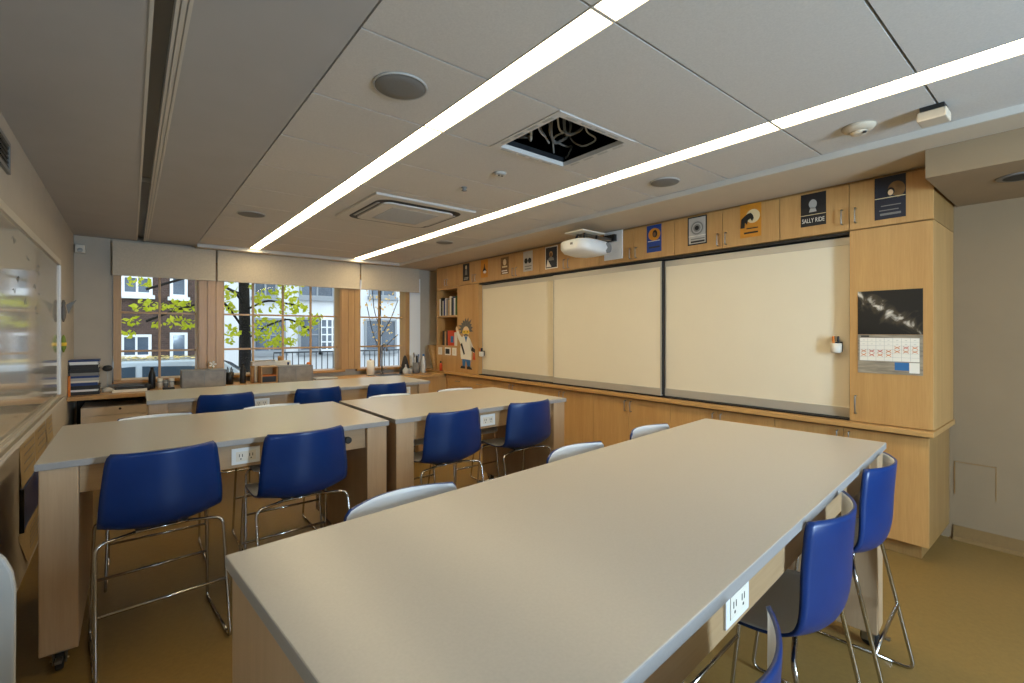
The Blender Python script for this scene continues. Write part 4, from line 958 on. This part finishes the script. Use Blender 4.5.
sheet(3.84, 4.72, .06, .30, 'paper', 'crumpled tan paper hanging low below the blue folder', slant=.25)
t = thing('wall_folder', 'dark blue folder hanging low on the left wall among papers', 'folder', (XL, 4.25, .3))
box(XL+.001, XL+.016, 3.90, 4.66, .305, .555).build('cover', 'blue', t, .004); box(XL+.001, XL+.02, 3.885, 3.899, .305, .555).build('spine', 'dark', t)
# pale board standing at the left edge
t = thing('leaning_board', 'pale grey board with rounded top corner standing at the left edge', 'board', (-.37, 1.76, 0))
pts = [(-.49, 1.75, .002), (-.236, 1.75, .002), (-.232, 1.75, .80)]
pts += [(-.232-.08+.08*math.cos(R(a)), 1.75, .80+.13*math.sin(R(a))) for a in (20, 40, 60, 80)]
pts += [(-.49, 1.75, .945)]
MB().poly(pts, (0, .022, 0)).build('panel', 'grey_light', t, .006)

# ------------------------------------------------------------------ outdoors
struct('ground', box(-12, 18, YF+.3, 24, -.7, -.6), 'asphalt')
def building(name, lab, x0, x1, mt, wins):
    t = thing(name, lab, 'building', ((x0+x1)/2, 16, -.6))
    box(x0, x1, 16, 18, -.6, 9).build('wall', mt, t)
    for a, b_, z0, z1, nv, nh, fm in wins:
        f = MB(); fw = .07
        f.box(a-fw, a, 15.93, 15.999, z0-fw, z1+fw).box(b_, b_+fw, 15.93, 15.999, z0-fw, z1+fw).box(a, b_, 15.93, 15.999, z0-fw, z0).box(a, b_, 15.93, 15.999, z1, z1+fw)
        for i in range(1, nv): xx = a+(b_-a)*i/nv; f.box(xx-.025, xx+.025, 15.94, 15.999, z0, z1)
        for i in range(1, nh): zz = z0+(z1-z0)*i/nh; f.box(a, b_, 15.945, 15.999, zz-.02, zz+.02)
        fo = f.build('window', fm, t)
        box(a, b_, 15.97, 15.99, z0, z1).build('pane', 'ext_glass', fo)
        box(a-.12, b_+.12, 15.86, 15.999, z0-fw-.1, z0-fw-.001).build('window_sill', 'ext_sill' if fm != 'ext_white' or mt != 'brick' else 'ext_white', t)
    return t
W = 'ext_white'
building('brick_building', 'brown brick building with white windows seen through the left window', -9, 1.8, 'brick',
 [(-.13, .38, 2.52, 3.7, 2, 3, W), (.90, 1.16, 2.50, 3.7, 1, 2, W), (-.14, .36, .86, 1.33, 2, 1, W), (-.14, .36, .25, .70, 2, 1, W), (.90, 1.16, .3, 1.38, 1, 1, W), (-2.2, -1.5, .3, 1.4, 2, 2, W), (-2.2, -1.5, 2.5, 3.7, 2, 3, W), (-4.4, -3.7, .3, 1.4, 2, 2, W), (-4.4, -3.7, 2.5, 3.7, 2, 3, W)])
building('white_building', 'white rendered building with dark windows behind the tree', 1.8, 14, 'white_facade',
 [(2.92, 3.47, 2.6, 3.7, 2, 2, 'ext_sill'), (4.25, 5.2, 2.65, 3.8, 2, 1, 'ext_sill'), (2.92, 3.70, .9, 1.83, 2, 2, 'ext_sill'), (4.22, 4.76, .90, 1.86, 1, 2, 'ext_sill'), (4.86, 5.38, .90, 1.86, 3, 4, W), (6.55, 7.4, 2.78, 3.8, 2, 1, 'ext_sill'), (6.38, 7.42, .86, 1.85, 2, 1, 'ext_sill'), (8.8, 9.8, .86, 1.85, 2, 2, W), (8.8, 9.8, 2.7, 3.8, 2, 2, W), (11.2, 12.2, .86, 1.85, 2, 2, W)])
rl = random.Random(11)
def leaves(clusters, y, n, size, mt, parent, ydep=.35, area=.17):
    q = MB()
    for (cx, cz, rx, rz) in clusters:
        for i in range(max(6, int(n*(rx*rz)/.05))):
            while True:
                a, b_ = rl.uniform(-1, 1), rl.uniform(-1, 1)
                if a*a+b_*b_ < 1: break
            p = Vector((cx+a*rx*1.05, y+rl.uniform(-ydep, ydep)*min(1, rx/.2), cz+b_*rz*1.05)); s = size*rl.uniform(.6, 1.25)
            e = Matrix.Rotation(rl.uniform(0, 6.3), 3, 'Z') @ Matrix.Rotation(rl.uniform(-1.2, 1.2), 3, 'X') @ Matrix.Rotation(rl.uniform(0, 6.3), 3, 'Y')
            q.quad([p+e @ Vector(v_) * s for v_ in ((-.9, 0, 0), (-.1, .0, -.55), (1, 0, 0), (.1, 0, .6))])
    return q.build('foliage', mt, parent, fixn=False)
t = thing('street_tree', 'dark-trunked street tree with yellow-green leaves outside the middle window', 'tree', (1.79, 10.78, -.6))
MB().tube([(1.79, 10.78, -.6), (1.79, 10.77, .4), (1.78, 10.75, 1.4), (1.76, 10.72, 2.4), (1.74, 10.7, 3.6), (1.72, 10.7, 5)], [.15, .12, .105, .095, .09, .07], 12).build('trunk', 'bark', t)
for pts, r in (([(1.77, 10.73, 1.5), (1.5, 10.4, 1.85), (1.3, 10.3, 2.1), (.6, 10.3, 1.85), (.2, 10.3, 1.65)], .022), ([(1.77, 10.73, 2.0), (1.55, 10.4, 2.25), (1.3, 10.4, 2.35)], .025), ([(1.78, 10.74, 1.3), (2.1, 10.3, 1.6), (2.5, 10.3, 1.75), (2.9, 10.3, 1.5)], .018), ([(1.78, 10.74, 1.9), (2.1, 10.3, 2.1), (2.7, 10.3, 2.0)], .02), ([(1.77, 10.73, 2.2), (.9, 10.3, 2.5), (.2, 10.3, 2.2)], .022)):
    MB().tube(fillet(pts, .15, 4), r, 7).build('branch', 'bark', t)
CL = [(.12,2.31,.16,.08),(.19,1.91,.18,.10),(.67,1.92,.26,.11),(.01,1.66,.12,.07),(-.03,1.43,.08,.06),(.33,1.6,.06,.03),(.67,1.63,.25,.10),(1.48,1.94,.13,.11),(2.31,2.22,.36,.12),(2.52,1.97,.34,.14),(2.11,1.47,.25,.28),(2.71,1.57,.23,.18),(1.48,1.42,.12,.2),(1.82,2.34,.05,.06),(1.92,1.95,.08,.2),(2.4,1.25,.3,.1),(1.4,2.2,.15,.12),(3.0,1.75,.12,.12)]
CL += [(rl.uniform(-2, 4.5), rl.uniform(2.6, 4.4), .45, .3) for _ in range(16)]
leaves(CL, 10.3, 95, .06, 'leaf', t)
t = thing('young_tree', 'thin young tree with sparse orange leaves outside the right window', 'tree', (4.92, 11.5, -.6))
MB().tube([(4.92, 11.5, -.6), (4.93, 11.5, .8), (4.95, 11.5, 2.4), (4.97, 11.5, 3.4)], [.05, .04, .03, .015], 8).build('trunk', 'bark', t)
for pts in ([(4.93, 11.5, 1.0), (4.7, 11.4, 1.5), (4.55, 11.4, 2.2)], [(4.94, 11.5, 1.3), (5.2, 11.4, 1.8), (5.4, 11.4, 2.3)], [(4.94, 11.5, 1.6), (4.75, 11.4, 2.0), (4.7, 11.4, 2.6)], [(4.93, 11.5, .9), (5.15, 11.4, 1.2), (5.4, 11.4, 1.4)]):
    MB().tube(fillet(pts, .15, 4), .01, 6).build('branch', 'bark', t)
leaves([(4.75, 1.9, .3, .4), (5.2, 1.9, .3, .4), (5.0, 1.4, .35, .25), (5.1, 2.4, .3, .2), (4.6, 2.4, .2, .2)], 11.4, 13, .045, 'leaf_orange', t, .2)
# car
def car():
    t = thing('car', 'pale silver car parked outside the windows, strewn with leaves', 'car', (.55, 10, -.6))
    y0, y1 = 8.75, 10.4; zb = -.6
    low = [(-1.75,.25), (-1.78,.6), (-1.72,.88), (-1.2,.95), (2.0,.95), (2.75,.88), (2.92,.65), (2.92,.3), (2.75,.22), (2.35,.22), (2.25,.45), (2.05,.55), (1.85,.45), (1.75,.22), (-.65,.22), (-.75,.45), (-.95,.55), (-1.15,.45), (-1.25,.22)]
    MB().poly([(x, y0, zb+z) for x, z in low], (0, y1-y0, 0)).build('body', 'car_paint', t, .04)
    cab = [(-1.55,.95), (-1.05,1.56), (-.7,1.63), (.9,1.63), (1.2,1.58), (2.0,.95)]
    b_ = MB(); A = [b_.bm.verts.new((x, y0+.06+.16*(z-.95)/.68, zb+z)) for x, z in cab]; B = [b_.bm.verts.new((x, y1-.06-.16*(z-.95)/.68, zb+z)) for x, z in cab]
    b_._f(A[::-1], 0); b_._f(B, 0)
    for i in range(len(cab)): b_._f([A[i], A[(i+1)%6], B[(i+1)%6], B[i]], 0)
    b_.build('cabin', 'car_paint', t, .03)
    for nm, pts in (('side_window', [(-1.2,1.02), (-.92,1.5), (.05,1.55), (.05,1.02)]), ('side_window', [(.13,1.02), (.13,1.55), (1.05,1.52), (1.7,1.02)])):
        MB().poly([(x, y0+.048+.16*(z-.95)/.68, zb+z) for x, z in pts], (0, .02, 0)).build(nm, 'car_glass', t)
    MB().poly([(1.28, y0+.25, zb+1.54), (1.93, y0+.17, zb+1.03), (1.93, y1-.17, zb+1.03), (1.28, y1-.25, zb+1.54)], (.02, 0, .025)).build('windscreen', 'car_glass', t)
    for x in (-.95, 2.05):
        for yy in (y0+.0, y1-.2):
            w = MB().lathe((x, yy, zb+.31), [(.2, 0), (.30, .01), (.31, .05), (.31, .16), (.29, .2)], 24, 'y').build('wheel', 'rubber', t)
            MB().lathe((x, yy-.006, zb+.31), [(.05, 0), (.19, .005)], 18, 'y').build('hub_cap', 'steel', w)
    return t
car()
q = MB()
for i in range(240):
    x = rl.uniform(-.9, 1.05); y = rl.uniform(9.0, 10.15); z = 1.047; s = rl.uniform(.03, .055); a = rl.uniform(0, 6.3)
    q.quad([(x+s*math.cos(a+k*PI/2), y+s*math.sin(a+k*PI/2), z+rl.uniform(0, .02)) for k in range(4)])
o = q.build('fallen_leaves', 'leaf_pale', fixn=False); tag(o, 'pale fallen leaves scattered over the parked car roof', 'leaves', kind='stuff')
t = thing('iron_railing', 'dark iron railing in front of the white building', 'railing', (5.5, 13.5, -.6))
for z in (.92, .1): box(2.9, 9.0, 13.48, 13.52, z-.02, z+.02).build('rail', 'iron', t)
for i in range(41):
    x = 2.9+i*.1525; box(x-.01, x+.01, 13.49, 13.51, -.6, .90).build('picket', 'iron', t)

# ------------------------------------------------------------------ light
w = bpy.data.worlds.new('sky'); bpy.context.scene.world = w; w.use_nodes = True
bg = w.node_tree.nodes['Background']
sky = w.node_tree.nodes.new('ShaderNodeTexSky'); sky.sky_type = 'HOSEK_WILKIE'; sky.turbidity = 5; sky.sun_direction = (.3, -.5, .8)
mixn = w.node_tree.nodes.new('ShaderNodeMix'); mixn.data_type = 'RGBA'; mixn.inputs[0].default_value = .9
w.node_tree.links.new(sky.outputs[0], mixn.inputs[6]); mixn.inputs[7].default_value = (.80, .92, 1, 1)
w.node_tree.links.new(mixn.outputs[2], bg.inputs[0]); bg.inputs[1].default_value = 2.5
def area(name, loc, rot, sx, sy, e, c):
    l = bpy.data.lights.new(name, 'AREA'); l.shape = 'RECTANGLE'; l.size = sx; l.size_y = sy; l.energy = e; l.color = c
    o = bpy.data.objects.new(name, l); col.objects.link(o); o.location = loc; o.rotation_euler = rot; return o
area('back_cool_fill', (1.90, YB-.05, 1.62), (R(90), 0, 0), .62, 1.5, 190, (.55, .77, 1))  # cool fill lamp added behind the camera to brighten the near half

# ------------------------------------------------------------------ camera
cam = bpy.data.cameras.new('camera'); co = bpy.data.objects.new('camera', cam); col.objects.link(co)
cam.sensor_width = 36; cam.lens = 472/1024*36; cam.clip_start = .02; cam.shift_y = -9.5/1024
co.location = (0, 0, 1.465); co.rotation_euler = (R(90), 0, -math.atan(381/472))
sc_ = bpy.context.scene; sc_.camera = co
sc_.view_settings.view_transform = 'Standard'; sc_.view_settings.look = 'None'; sc_.view_settings.exposure = 0
